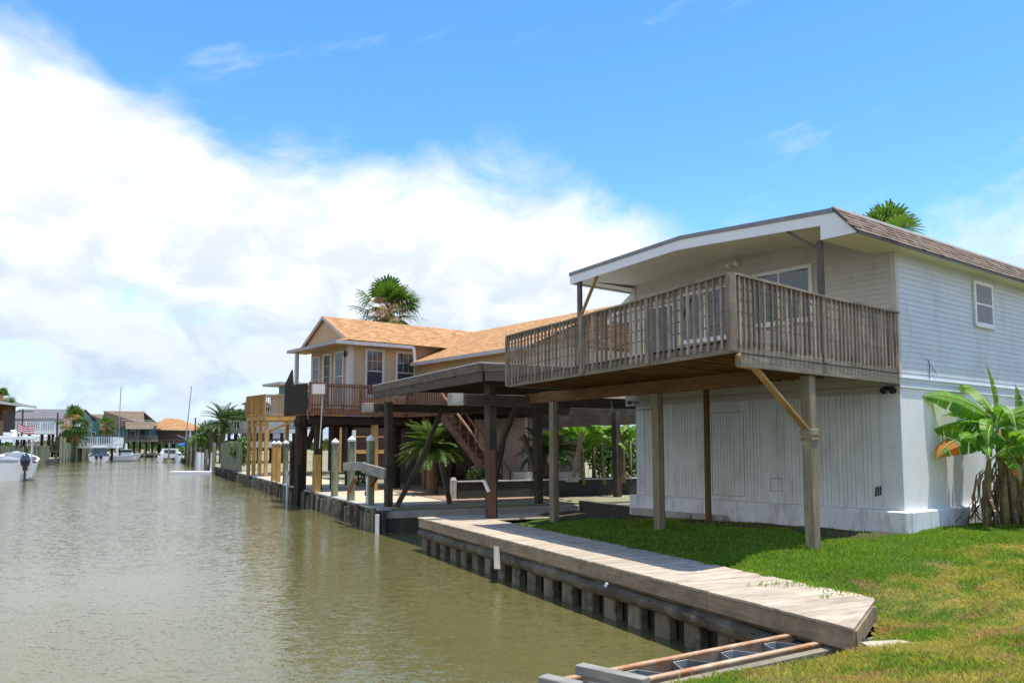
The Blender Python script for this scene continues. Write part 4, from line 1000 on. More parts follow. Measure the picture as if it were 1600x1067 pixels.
# ================================================================== SLIP, WALKWAY, YARD
slab('walkway', [K(SP, .6), K(SP, 14.5), K(SP+3.6, 14.5), K(SP+3.6, .8)], .41, .22, M['concrete'], kind='structure')
tag(one('seawall', M['oldwall'], None, lambda m: m.box(lambda a, b, c: K(SP+.02+a, b, c), (0, .62, -1.5), (.25, 14.4, .19))), 'dark stained wall along the far side of the boat slip', 'seawall')
tag(one('slip_end_wall', M['oldwall'], None, lambda m: m.box(lambda a, b, c: K(JL-.2+a, b, c), (0, 8.3, -1.5), (SP-JL+.3, 8.6, .60))), 'dark wall closing the inner end of the boat slip', 'wall')
slab('pavement', [B(.9, .15), B(46, .15), B(46, 3.6), B(2.2, 3.6), B(2.2, .9), B(.9, .9)], .535, .2, M['sandpave'], kind='structure')
slab('patio', [B(2.6, 3.7), B(17, 3.7), B(17, 8.5), B(2.6, 8.5)], .545, .2, M['brick'], kind='structure')
# right bank bulkhead: posts at the water edge
rb = thing('bulkhead', B(10, 0, 0), 'row of weathered wooden sheet piles holding the bank beyond the boat slip', 'seawall')
one('sheeting', M['oldwall'], rb, lambda m: m.box(lambda a, b, c: B(a, b, c), (.0, .10, -1.5), (46, .22, .47)))
one('cap', M['concrete'], rb, lambda m: m.box(lambda a, b, c: B(a, b, c), (.3, .05, .475), (46, .5, .54)))
a = .25; k = 0
while a < 46 and k < 85:
    h_ = random.uniform(.32, .56)
    pr = MB(); pr.tube([B(a, .0, -.8), B(a+random.uniform(-.03, .03), .02, h_)], [.13, .12], 8, tint=random.uniform(.6, 1.15)); pr.build('pile', M['pile'] if random.random() < .8 else M['darkpile'], rb)
    a += random.uniform(.46, .60); k += 1
tag(one('bulkhead', M['oldwall'], None, lambda m: (m.box(lambda a, b, c: B(a, b, c), (46.1, .0, -1.5), (190, .25, .52)), [m.beam(B(a_, -.06, -1), B(a_, -.06, random.uniform(.2, .6)), .22, .14, up=bdir, tint=random.uniform(.5, 1.4)) for a_ in np.arange(47, 185, 1.1)])),
    'long dark timber seawall running up the right bank of the canal into the distance', 'seawall')
# mooring pilings with white caps near the slip
def piling(px, ztop, d=.22, mat='greenpile', r=.135, cap=True, label='', tilt=0, square=True, zb=.2):
    r_ = (px-800)/1280; Y = 8.43/(.457+r_)
    p = V(r_*Y, Y, 0)+bn*d
    t = thing('mooring_piling', V(p.x, p.y, -.2), label, 'piling', 'mooring pilings along the right bank')
    m = MB(); q = V(p.x+tilt, p.y, ztop)
    if square: m.beam(V(p.x, p.y, zb), q, r*1.7, r*1.7, up=uB, tint=random.uniform(.9, 1.1))
    else: m.tube([V(p.x, p.y, zb), q], [r, r*.92], 10, tint=random.uniform(.9, 1.1))
    m.build('post', M[mat], t)
    if cap:
        m = MB(); m.tube([q-Z*.02, q+Z*.06, q+Z*.20], [r*1.25, r*1.25, .01], 12); m.build('cap', M['white_clean'], t)
    return t
for px, zt, mt, cp, lb in ((571, 2.92, 'greenpile', 1, 'green square piling with white cap, nearest the boathouse'), (542, 2.92, 'greenpile', 1, 'green square piling with white cap, second from the boathouse'),
        (517, 2.85, 'greenpile', 1, 'tall green piling with white cap standing alone before the dark porch posts'), (452, 2.80, 'darkpile', 0, 'dark uncapped piling just left of the thick dark post'),
        (442, 2.85, 'greenpile', 1, 'white capped piling third from left by the timber deck'), (431, 2.85, 'newwood', 1, 'yellowish white capped piling second from left by the timber deck'), (424, 2.85, 'newwood', 1, 'yellowish white capped piling leftmost of those by the timber deck')):
    piling(px, zt, mat=mt, cap=bool(cp), label=lb)
for px, zt, lb in ((601.5, .42, 'short white plastic pipe at the corner of the boat slip'), (472, 1.35, 'white plastic pipe right of the thick dark post'), (458, 1.4, 'white plastic pipe left of the thick dark post')):
    r_ = (px-800)/1280; Y = 8.43/(.457+r_); p = V(r_*Y, Y, 0)-bn*.22
    tag(one('pipe', M['white_clean'], None, lambda m: m.tube([V(p.x, p.y, -.3), V(p.x, p.y, zt)]+([V(p.x, p.y, zt+.02)] if 0 else []), .07, 8)), lb, 'pipe')
tag(one('pipe', M['white_clean'], None, lambda m: m.tube([at(553, 724, 37), at(553, 672, 37)], .09, 8)), 'tall white drain pipe standing between two capped pilings', 'pipe')
lf = thing('boat_lift', at(568, 735, 27.8), 'pale grey timber boat lift beams bolted to the capped pilings', 'boat lift')
one('beam', M['endgrain'], lf, lambda m: m.beam(at(538, 729, 32.6), at(568, 728, 30.1), .12, .32), bevel=.01)
one('beam', M['endgrain'], lf, lambda m: m.beam(at(566, 730, 30.2), at(602, 740, 28.3), .10, .36), bevel=.01)
one('brace', M['redwood'], lf, lambda m: (m.beam(at(572, 772, 30.9), at(588, 745, 29.8), .12, .12), m.beam(at(545, 768, 32.7), at(556, 745, 32.0), .12, .12)))
one('pipe', M['white_clean'], lf, lambda m: m.tube([at(573, 745, 29.9), at(574, 787, 29.9)], .03, 6))
# ------------------------------------------------------------------ boathouse
bh = thing('boathouse', K(17, 3, .7), 'dark open timber boathouse with low flat roof on posts over the boat slip', 'boathouse')
ra = on(752, 567, 4.98); rb_ = on(584, 603, 4.98)
ra.z = 4.98
inl = nC
def roofbh(m):
    m.beam(ra-Z*.12, rb_-Z*.12, .06, .24, tint=1.25); m.beam(ra-Z*.38+inl*.03, rb_-Z*.36+inl*.03, .06, .26, tint=.8)
one('front_fascia', M['boatroof'], bh, roofbh, bevel=.01)
one('side_fascia', M['boatroof'], bh, lambda m: (m.beam(ra-Z*.12+inl*.04, ra-Z*.12+inl*8, .06, .24), m.beam(ra-Z*.37+inl*.1, ra-Z*.37+inl*8, .06, .24, tint=.8)), bevel=.01)
def sheet(m):
    P = [ra+inl*-.05, rb_-inl*.05, rb_+inl*8, ra+inl*8]
    m.poly([p+Z*.03 for p in P][::-1]); m.poly([p+Z*.0 for p in P])
    for i in range(4): m.poly([P[i], P[(i+1) % 4], P[(i+1) % 4]+Z*.03, P[i]+Z*.03])
one('roof', M['roofwhite'], bh, sheet)
one('rafters', M['boathouse'], bh, lambda m: [m.beam(ra.lerp(rb_, f)-Z*.12+inl*.08, ra.lerp(rb_, f)-Z*.12+inl*8, .05, .2) for f in np.linspace(.1, .95, 10)])
P1 = on(607, 797, .41); P2 = on(768, 809, .68); P3 = on(842, 790, .41); P4 = at(965, 778, 36)
for p, zt, w, mt in ((P1, 4.3, .24, 'boathouse'), (P2, 4.62, .26, 'boathouse'), (P3, 4.4, .26, 'boathouse'), (P4, 4.2, .28, 'boathouse')):
    one('post', M[mt], bh, lambda m: m.beam(V(p.x, p.y, .2), V(p.x-.05, p.y, zt), w, w, up=uB), bevel=.01)
one('post_sleeve', M['redwood'], bh, lambda m: m.beam(V(P2.x+.02, P2.y-.15, .68), V(P2.x-.0, P2.y-.15, 2.6), .22, .05, up=V(0, 1, 0), tint=.8))
for (px, py, Y, lng) in ((586, 637, 30.2, 10), (726, 624.5, 22.9, 10)):
    p = at(px, py, Y)
    one('cross_beam', M['boathouse'], bh, lambda m: m.beam(p-inl*.1, p+inl*lng, .14, .30), bevel=.01)
    one('beam_end', M['endgrain'], bh, lambda m: m.beam(p-inl*.45, p-inl*.1, .36, .33), bevel=.01)
one('cross_beam', M['boathouse'], bh, lambda m: m.beam(at(838, 655, 34), at(1000, 650, 38), .2, .75, tint=.7))
for (a_, b_, Ya, Yb) in (((617, 797), (660, 715), 29.7, 30.2), ((660, 715), (690, 640), 30.2, 30.6), ((703, 787), (689, 722), 31.5, 31.5), ((765, 735), (810, 628), 24.2, 25.2), ((772, 760), (787, 688), 30, 30), ((836, 738), (818, 680), 31, 31.6), ((896, 744), (910, 675), 33, 33.5)):
    one('brace', M['boathouse'], bh, lambda m: m.beam(at(*a_, Ya), at(*b_, Yb), .12, .16, tint=1.3))
one('white_pvc', M['white_clean'], bh, lambda m: m.tube([at(756, 750, 23), at(764, 768, 23)], .05, 8))
bpy.data.objects['white_pvc'].name = 'guide_pipe'
# ------------------------------------------------------------------ raised planter wall and its plants
q0 = K(25.0, 4.65, 0); q1 = K(25.4, 15.0, 0)
rw = thing('retaining_wall', q0.lerp(q1, .5)+Z*.7, 'dark green retaining wall with a pale cap behind the boat slip', 'retaining wall')
one('wall', M['darkwall'], rw, lambda m: m.beam(q0+Z*.80, q1+Z*.80, .2, .84)); one('cap', M['concrete'], rw, lambda m: m.beam(q0+Z*1.245, q1+Z*1.245, .3, .05, tint=1.2))
slab('ground', [q0+uC*.1, q1+uC*.1, K(30, 15.0), K(26.6, 6.2)], 1.13, .6, M['lawn'], kind='structure')
tag(one('bollard', M['concrete'], None, lambda m: m.tube([q0-nC*.15+Z*.4, q0-nC*.15+Z*1.3, q0-nC*.15+Z*1.42], [.14, .14, .08], 10)), 'round-topped concrete bollard at the left end of the dark retaining wall', 'bollard')
for (px, w_, Y, lb) in ((817, .85, 36, 'pale concrete planter box behind the retaining wall, left of the two'), (887, .95, 36.5, 'pale concrete planter box behind the retaining wall, right of the two')):
    p = at(px, 746, Y); m = MB()
    for (a_, b_) in (((-w_/2, -.25), (w_/2, -.17)), ((-w_/2, .17), (w_/2, .25)), ((-w_/2, -.17), (-w_/2+.08, .17)), ((w_/2-.08, -.17), (w_/2, .17))): m.box(lambda a, b, c: V(p.x+a, p.y+b, 1.13+c), (a_[0], a_[1], 0), (b_[0], b_[1], .45))
    tag(m.build('planter', M['concrete'], None, bevel=.02), lb, 'planter')
# ------------------------------------------------------------------ palms
def fan_leaf(m, base, az, el, L, Rr, rnd, droop=.3, n=17, span=210, petiole=True, tint=1.0, mp=None):
    hd = V(math.cos(az)*math.cos(el), math.sin(az)*math.cos(el), math.sin(el)); tip = base+hd*L-Z*(droop*L*.25)
    if petiole: (mp or m).tube([base, base+hd*L*.5, tip], [.035, .025, .02], 4, tint=.9, cap=False)
    side = Z.cross(hd); side = side.normalized() if side.length > .05 else V(1, 0, 0); upv = hd.cross(side)
    for i in range(n):
        f = (i/(n-1)-.5); th = R(span)*f; ln = Rr*(1-.35*abs(f)*1.2)*rnd.uniform(.9, 1.08)
        d = (hd*math.cos(th)+side*math.sin(th)).normalized(); d = (d+upv*(.15*math.cos(th*2))).normalized()
        w = side*math.cos(th)-hd*math.sin(th); wd = ln*R(span)/(n-1)*.27
        m1_ = tip+d*ln*.55-Z*(droop*ln*.10); m2 = tip+d*ln*.86-Z*(droop*ln*.36); m3 = tip+d*ln-Z*(droop*ln*.70)
        t = tint*rnd.uniform(.8, 1.2)
        m.poly([tip-w*.01, tip+w*.01, m1_+w*wd, m1_-w*wd], tint=t); m.poly([m1_-w*wd, m1_+w*wd, m2+w*wd*.5, m2-w*wd*.5], tint=t); m.poly([m2-w*wd*.5, m2+w*wd*.5, m3], tint=t)
def fan_palm(base, H_, Rc, label, group, seed=1, nleaf=44, dead=26, lowres=1.0, tr=.22, lo=-25):
    rnd = random.Random(seed); t = thing('fan_palm', base, label, 'palm tree', group)
    top = base+V(rnd.uniform(-.2, .2), 0, H_)
    m = MB(); m.tube([base-Z*.3, base.lerp(top, .4), base.lerp(top, .8), top+Z*.15], [tr*1.2, tr, tr*.95, tr*.8], 9)
    for _ in range(50): 
        a_ = rnd.uniform(0, 6.28); z_ = rnd.uniform(-1.3, .1); d = V(math.cos(a_), math.sin(a_), 0); p = top+Z*z_
        m.poly([p+d*tr*.7-V(-d.y, d.x, 0)*.05, p+d*tr*.7+V(-d.y, d.x, 0)*.05, p+d*(tr+.14)+Z*.22])
    m.build('trunk', M['trunk'], t, smooth=False)
    m = MB(); n = int(17*lowres)
    for i in range(nleaf):
        el = R(rnd.uniform(lo, 85)); fan_leaf(m, top, rnd.uniform(0, 6.28), el, Rc*.5*rnd.uniform(.8, 1.15), Rc*.62*rnd.uniform(.85, 1.15), rnd, droop=rnd.uniform(.2, .9), n=n, span=150)
    m.build('crown', M['palm_green'], t)
    if dead:
        m = MB()
        for i in range(dead):
            el = R(rnd.uniform(-75, 0)); fan_leaf(m, top-Z*rnd.uniform(0, .3), rnd.uniform(0, 6.28), el, Rc*.45*rnd.uniform(.7, 1.1), Rc*.5*rnd.uniform(.7, 1.1), rnd, droop=1.2, n=n, span=120)
        for i in range(16): fan_leaf(m, top+Z*.1, R(285)+rnd.uniform(-.7, .7), R(rnd.uniform(-10, 55)), Rc*.5, Rc*.42, rnd, droop=1.5, n=n, span=90)
        m.build('dead_fronds', M['palm_dead'], t)
    return t
def frond(m, base, az, e0, e1, L, lw, rnd, n=22, tint=1.0, mr=None, vee=.35):
    pts = [Vector(base)]; hd = V(math.cos(az), math.sin(az), 0)
    for i in range(n):
        t = (i+.5)/n; e = e0+(e1-e0)*t; pts.append(pts[-1]+(hd*math.cos(e)+Z*math.sin(e))*(L/n))
    side = Z.cross(hd)
    for i in range(3, n):
        t = i/n; w = lw*math.sin(math.pi*(t*.85+.12))**.7; d = (pts[i+1]-pts[i]).normalized(); u = d.cross(side)*-1
        if u.z < 0: u = -u
        for sg in (-1, 1):
            for sub in (0, .5):
                p = pts[i]+(pts[i+1]-pts[i])*sub
                dr = (side*sg*.8+d*.55+u*vee+Z*rnd.uniform(-.15, .1)).normalized(); q = p+dr*w*rnd.uniform(.9, 1.1); mid = p+dr*w*.5; k = d*(L/n*.22)
                m.poly([p-k*.5, p+k*.5, mid+k, mid-k], tint=tint*rnd.uniform(.75, 1.25)); m.poly([mid-k, mid+k, q-Z*w*.12], tint=tint*rnd.uniform(.75, 1.25))
    (mr or m).tube(pts, [.02*(1-.8*i/n)+.004 for i in range(n+1)], 4, tint=.9, cap=False)
def sago(base, th, Rc, label, seed, cat='sago palm', nfr=95, tr=.27, mat='sago', name='sago_palm', lo=-8, hi=78, lw=.27, group=None):
    rnd = random.Random(seed); t = thing(name, base, label, cat, group); top = base+Z*th
    m = MB(); m.tube([base-Z*.3, base+Z*th*.5, top+Z*.1], [tr*1.1, tr, tr*.85], 10)
    for _ in range(90):
        a_ = rnd.uniform(0, 6.28); z_ = rnd.uniform(.05, 1)*th; d = V(math.cos(a_), math.sin(a_), 0); p = base+Z*z_; sd = V(-d.y, d.x, 0)*.05
        m.poly([p+d*tr*.9-sd, p+d*tr*.9+sd, p+d*(tr+.07)+Z*.09])
    m.build('trunk', M['trunk'], t)
    m = MB()
    for i in range(nfr):
        e = R(rnd.uniform(lo, hi)); frond(m, top+Z*.05, rnd.uniform(0, 6.28), e, e-R(rnd.uniform(35, 65)), Rc*rnd.uniform(.85, 1.1), lw, rnd)
    m.build('crown', M[mat], t); return t
sago(V(at(675, 766, 37.4).x, 37.4, .5), 2.0, 1.75, 'sago palm with thick dark trunk growing from the brick patio', 11)
sago(V(at(858, 750, 36.8).x, 36.8, 1.1), 1.3, 1.55, 'smaller sago palm behind the dark retaining wall', 12)
fan_palm(V(at(608, 600, 56).x, 56, .5), 11.5, 2.65, 'tall shaggy fan palm with hanging dead fronds behind the orange-roofed house', None, 21)
fan_palm(V(at(1382, 400, 36).x, 36, .9), 10.6, 2.35, 'fan palm of which only the top leaves show above the brown mansard roof', None, 22, dead=0, nleaf=13, lo=25)
# bush and banana clump behind the wall
def bush(base, rx, rz, label, seed, mat='bush', n=260, leaf=.07, name='bush', cat='bush', trunk=0, group=None, lobes=5):
    rnd = random.Random(seed); t = thing(name, base, label, cat, group); c0 = base+Z*(rz+trunk)
    m = MB(); m.tube([base-Z*.2, base+Z*(trunk+rz*.5)], [.05+trunk*.04, .03+trunk*.02], 6)
    for k in range(5):
        a_ = rnd.uniform(0, 6.28); m.tube([base+Z*(trunk*.6+.05), c0+V(math.cos(a_)*rx*.6, math.sin(a_)*rx*.6, rz*rnd.uniform(-.3, .5))], [.03+trunk*.015, .01], 5)
    m.build('trunk', M['trunk'], t)
    L = [(V(rnd.uniform(-.6, .6)*rx, rnd.uniform(-.5, .5)*rx, rnd.uniform(-.45, .5)*rz), rnd.uniform(.4, .7)) for _ in range(lobes)]
    m = MB()
    for i in range(n):
        lc, lr = rnd.choice(L); d = V(rnd.gauss(0, 1), rnd.gauss(0, 1), rnd.gauss(0, 1)).normalized(); rr = rnd.uniform(.6, 1.05)
        p = c0+lc+V(d.x*rx*lr*rr, d.y*rx*lr*rr, d.z*rz*lr*rr*1.1); a = V(rnd.gauss(0, 1), rnd.gauss(0, 1), rnd.gauss(0, 1)).normalized(); b = a.cross(d+V(.01, 0, .3)).normalized(); s = leaf*rnd.uniform(.6, 1.5)
        m.poly([p-a*s, p-b*s*.5, p+a*s, p+b*s*.5], tint=rnd.uniform(.6, 1.5))
    m.build('foliage', M[mat], t); return t
bush(V(at(745, 750, 35.8).x, 35.8, 1.1), .46, .42, 'round dark green bush behind the left end of the retaining wall', 5, n=700, leaf=.045)
bush(V(at(560, 700, 45).x, 45, .5), 1.0, .7, 'low dark shrub in the shade under the tan house', 6, n=700, leaf=.07)
bush(V(at(700, 700, 42.5).x, 42.5, .5), 1.0, .6, 'dark shrub behind the sago palm trunk', 16, n=700, leaf=.07)
for i, (px, Y, sd) in enumerate(((912, 36.6, 31), (943, 37.2, 32), (974, 37.6, 33), (928, 38.0, 34), (985, 38.6, 35))):
    rn = random.Random(sd)
    lv = [dict(az=rn.uniform(0, 360), L=rn.uniform(1.3, 2.0), W=rn.uniform(.5, .7), e0=rn.uniform(25, 75), e1=rn.uniform(-70, -20), fold=6, roll=rn.uniform(-40, 40), tear=.2) for _ in range(10)]
    banana_plant(V(at(px, 740, Y).x, Y, 1.1), rn.uniform(1.7, 2.4), ['leftmost sunlit banana plant behind the retaining wall', 'middle sunlit banana plant behind the retaining wall', 'rightmost sunlit banana plant, close to the white house wall', 'banana plant standing back between the left and middle ones', 'banana plant standing back at the right behind the others'][i], lv, 'banana plants behind the retaining wall', dead=3, seed=sd)
# hedge backing behind the clump and the slip
for i, (px, Y, rx, rz, lb) in enumerate(((870, 48, 2.2, 1.5, 'dark broad shrub behind the smaller sago palm'), (960, 48, 2.6, 1.7, 'dark broad shrub closing the view behind the banana plants'), (1040, 50, 3, 1.8, 'dark shrub mostly hidden behind the white house'))):
    bush(V(at(px, 700, Y).x, Y, .5), rx, rz, lb, 60+i, n=2600, leaf=.13, lobes=9)
# ================================================================== TAN HOUSE
TK = 1.08; TC = at(545, 600, 38*TK); TC.z = 0
def T(a, b, c): return V(TC.x+(uA.x*a+uB.x*b)*TK, TC.y+(uA.y*a+uB.y*b)*TK, EYE+(c-EYE)*TK)
def tS(px, t=0):
    r = (px-800)/1280; x0 = TC.x+uB.x*t*TK; y0 = TC.y+uB.y*t*TK; return (x0-r*y0)/(-uA.x+r*uA.y)/TK
def tT(px, s=0):
    r = (px-800)/1280; x0 = TC.x+uA.x*s*TK; y0 = TC.y+uA.y*s*TK; return (r*y0-x0)/(uB.x-r*uB.y)/TK
th = thing('tan_house', T(3, 3, .7), 'tan stucco house on stilts with orange shingle roof and red-brown deck', 'house')
tf, te, tr_ = 4.38, 7.60, 8.97; TF = EYE+(tf-EYE)*TK
one('main_wall', M['tan'], th, lambda m: m.box(T, (0, 0, tf), (4.2, 10, te+.02)))
one('wing_wall', M['tan'], th, lambda m: m.box(T, (-9.3, 3.6, tf), (-.01, 9.6, 6.85)))
def gab(m):
    P = [T(-.25, -.26, te+.08), T(4.45, -.26, te+.08), T(2.1, -.26, tr_-.06)]; m.poly(P[::-1])
one('gable', M['tan'], th, gab)
sl_ = (tr_-te)/3.6
def troof(m):
    t0, t1 = -.42, 10.4
    for sg in (-1, 1):
        e = T(2.1+sg*2.72, t0, te-.02); e1 = T(2.1+sg*2.72, t1, te-.02); r0 = T(2.1, t0, tr_+.03); r1 = T(2.1, t1, tr_+.03)
        P = [e, e1, r1, r0] if sg < 0 else [e1, e, r0, r1]
        m.poly(P, uvdir=uB); m.poly([p-Z*.05 for p in P][::-1], uvdir=uB)
    # skirt under the gable and flared corners
    m.poly([T(4.82, -1.0, te-.12), T(-.62, -1.0, te-.12), T(-.45, -.25, te+.12), T(4.65, -.25, te+.12)], uvdir=uA)
    m.poly([T(-.62, -1.0, te-.12), T(-.62, -.25, te-.02), T(-.45, -.25, te+.12)]); m.poly([T(4.82, -1.0, te-.12), T(4.65, -.25, te+.12), T(4.82, -.25, te-.02)])
one('main_roof', M['orange_roof'], th, troof)
def wroof(m):
    m.poly([T(-.5, 3.0, 6.72), T(-9.8, 3.0, 6.72), T(-9.8, 7.8, 8.80), T(3.0, 7.8, 8.80), T(1.5, 5.2, 7.6)], uvdir=-uA)
    m.poly([T(2.8, 7.8, 8.80), T(-9.8, 7.8, 8.80), T(-9.8, 12, 6.9), T(2.8, 12, 6.9)], uvdir=uA)
    m.poly([T(-9.3, 3.6, 6.8), T(-9.3, 11.2, 7.1), T(-9.3, 7.8, 8.6)], uvdir=uB)
one('wing_roof', M['orange_roof'], th, wroof)
def tfas(m):
    m.beam(T(-.62, -1.02, te-.17), T(4.85, -1.02, te-.17), .03, .17); m.beam(T(-.64, -1.0, te-.17), T(-.62, 3.1, te-.13), .03, .17)
    m.beam(T(-.63, 3.1, te-.13), T(-.60, 3.2, 6.75), .03, .17)
    m.beam(T(-.55, 2.97, 6.63), T(-9.8, 2.97, 6.63), .03, .17)
    m.beam(T(-.42, -.40, te-.02), T(2.1, -.40, tr_-.05), .06, .15); m.beam(T(4.62, -.40, te-.02), T(2.1, -.40, tr_-.05), .06, .15)
one('fascia', M['greyfascia'], th, tfas)
def tsof(m):
    m.poly([T(-.6, -1.0, te-.23), T(4.8, -1.0, te-.23), T(4.8, .0, te-.23), T(-.6, .0, te-.23)][::-1]); m.poly([T(-.6, .0, te-.23), T(0, 0, te-.23), T(0, 3.5, te-.23), T(-.6, 3.5, te-.23)][::-1])
    m.poly([T(-.5, 3.0, 6.56), T(-.5, 3.6, 6.56), T(-9.8, 3.6, 6.56), T(-9.8, 3.0, 6.56)])
one('soffit', M['tan'], th, tsof)
one('corner_board', M['offwhite'], th, lambda m: m.box(T, (-.03, -.03, tf), (.22, .22, te-.2)))
fTs = lambda b, o, c: T(-o, b, c); fTf = lambda a, o, c: T(a, -o, c); fTw = lambda a, o, c: T(a, 3.6-o, c)
M['tanblind'] = plain('dull_blind', (.17, .19, .22), (.14, .155, .18), rough=.5)
for a_, b_ in ((568, 599), (616, 648)):
    w = window(th, fTs, tT(a_), tT(b_), 5.0, 7.32, fr=.13, hsplit=6.25, frame_mat='offwhite', blindcol='tanblind', grid=(6.25, 7.2, 3, 2))
    one('insect_screen', M['darkroom'], w, lambda m: m.box(fTs, (min(tT(a_), tT(b_))+.13, .052, 5.1), (max(tT(a_), tT(b_))-.13, .056, 6.22)))
window(th, fTf, tS(499.5), tS(488), 5.4, 7.15, fr=.09, frame_mat='offwhite', blindcol='tanblind', grid=(5.45, 7.1, 2, 3))
window(th, fTf, tS(518), tS(505), 4.45, 7.2, fr=.10, frame_mat='offwhite', blindcol='tanblind', grid=(4.5, 7.1, 2, 5), slats=True, name='patio_door')
window(th, fTf, tS(537), tS(523), 4.45, 7.2, fr=.10, frame_mat='offwhite', blindcol='tanblind', slats=True, name='patio_door', hsplit=6.0)
one('wall_lamp', M['black'], th, lambda m: m.ball(T(tS(541), -.12, 7.0), .08, .08, .16))
one('porch_column', M['offwhite'], th, lambda m: m.beam(T(4.0, -.85, tf), T(4.0, -.85, te-.2), .18, .18, up=uA))
# deck
t_s, t_f = -1.45, -2.55
def tdeck(m):
    m.box(T, (t_s, t_f, tf-.12), (1.2, -1.1, tf-.03)); m.box(T, (t_s, -1.1, tf-.12), (4.3, -.005, tf-.03)); m.box(T, (t_s, .0, tf-.12), (-.01, 9, tf-.031)); m.box(T, (-9.0, 2.3, tf-.12), (t_s-.01, 3.55, tf-.031))
one('deck_floor', M['redwood'], th, tdeck)
one('deck_rim', M['redwood'], th, lambda m: (m.beam(T(t_s, t_f, tf-.2), T(t_s, 9, tf-.2), .05, .28), m.beam(T(t_s, t_f-.03, tf-.2), T(1.2, t_f-.03, tf-.2), .05, .28), m.beam(T(t_s, 2.3, tf-.2), T(-9, 2.3, tf-.2), .05, .28)))
def trail(m):
    m.beam(T(t_s, t_f, tf+1.05), T(t_s, 2.3, tf+1.05), .12, .05); m.beam(T(t_s, 2.3, tf+1.05), T(-9, 2.3, tf+1.05), .12, .05)
rl2 = one('railing', M['redwood'], th, trail)
one('lower_rail', M['redwood'], rl2, lambda m: (m.beam(T(t_s, t_f, tf+.95), T(t_s, 2.3, tf+.95), .04, .09), m.beam(T(t_s, t_f, tf+.1), T(t_s, 2.3, tf+.1), .04, .09), m.beam(T(t_s, 2.3, tf+.1), T(-9, 2.3, tf+.1), .04, .09)))
b_ = t_f+.1
while b_ < 2.3: one('baluster', M['redwood'], rl2, lambda m: m.beam(T(t_s-.04, b_, tf-.22), T(t_s-.04, b_, tf+1.03), .045, .045, up=uA)); b_ += .125
a_ = t_s-.15
while a_ > -9: one('baluster', M['redwood'], rl2, lambda m: m.beam(T(a_, 2.26, tf-.22), T(a_, 2.26, tf+1.03), .045, .045, up=uA)); a_ -= .15
for b_ in (t_f, -.1, 2.25): one('rail_post', M['redwood'], rl2, lambda m: m.beam(T(t_s, b_, tf-.2), T(t_s, b_, tf+1.1), .1, .1, up=uA))
def screen(m):
    s1 = 1.15
    P = [T(t_s+.25, t_f-.08, tf-.3), T(s1, t_f-.08, tf-.3), T(s1, t_f-.08, 5.5), T(.42, t_f-.08, 6.12), T(.30, t_f-.08, 5.44), T(t_s+.25, t_f-.08, 5.42)]
    m.poly(P[::-1]); m.poly([p+uB*.08 for p in P])
    for i in range(6): m.poly([P[i], P[(i+1) % 6], P[(i+1) % 6]+uB*.08, P[i]+uB*.08])
one('privacy_screen', M['darkboard'], th, screen)
one('deck_lamp', M['offwhite'], th, lambda m: (m.beam(at(488, 608, 37.3), at(507, 608, 37.5), .38, .45), m.tube([at(504, 614, 37.6), at(502, 655, 37.6), at(499, 700, 37.6)], .025, 5)))
for px, Y, z0, w, mt in ((470, 41.6, -.8, .45, 'darkboard'), (497, 39.5, -.3, .32, 'darkboard'), (496, 43, .4, .3, 'darkboard'), (523, 41.8, .4, .34, 'darkboard'), (585, 40.6, .4, .26, 'newwood'), (545, 46, .4, .3, 'darkboard'), (620, 43, .4, .3, 'darkboard'), (665, 41.5, .4, .27, 'redwood'), (706, 39.0, .4, .27, 'darkboard')):
    p = at(px, 700, Y); one('stilt', M[mt], th, lambda m: m.beam(V(p.x, p.y, z0), V(p.x, p.y, 5.2 if px == 470 else TF-.3), w, w, up=uB))
p = at(497, 700, 39.3)
one('stilt', M['newwood'], th, lambda m: m.beam(V(p.x, p.y-.2, -.4), V(p.x, p.y-.2, 2.3), .3, .3, up=uB))
one('stilt_brace', M['darkboard'], th, lambda m: (m.beam(at(478, 690, 40.6), at(517, 655, 40.6), .2, .22), m.beam(at(468, 662, 40.3), at(480, 690, 40.3), .2, .2), m.beam(at(480, 700, 40.5), at(497, 648, 39.8), .2, .2)))
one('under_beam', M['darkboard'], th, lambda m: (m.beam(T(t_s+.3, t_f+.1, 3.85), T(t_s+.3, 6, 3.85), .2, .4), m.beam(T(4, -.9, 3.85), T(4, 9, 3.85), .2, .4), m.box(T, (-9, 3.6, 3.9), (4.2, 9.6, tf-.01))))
one('shade_backdrop', M['darkboard'], th, lambda m: m.box(T, (-4.4, 5.2, .4), (4.1, 5.4, 4.2)))  # added dark wall, stands in for the deep shade under the house
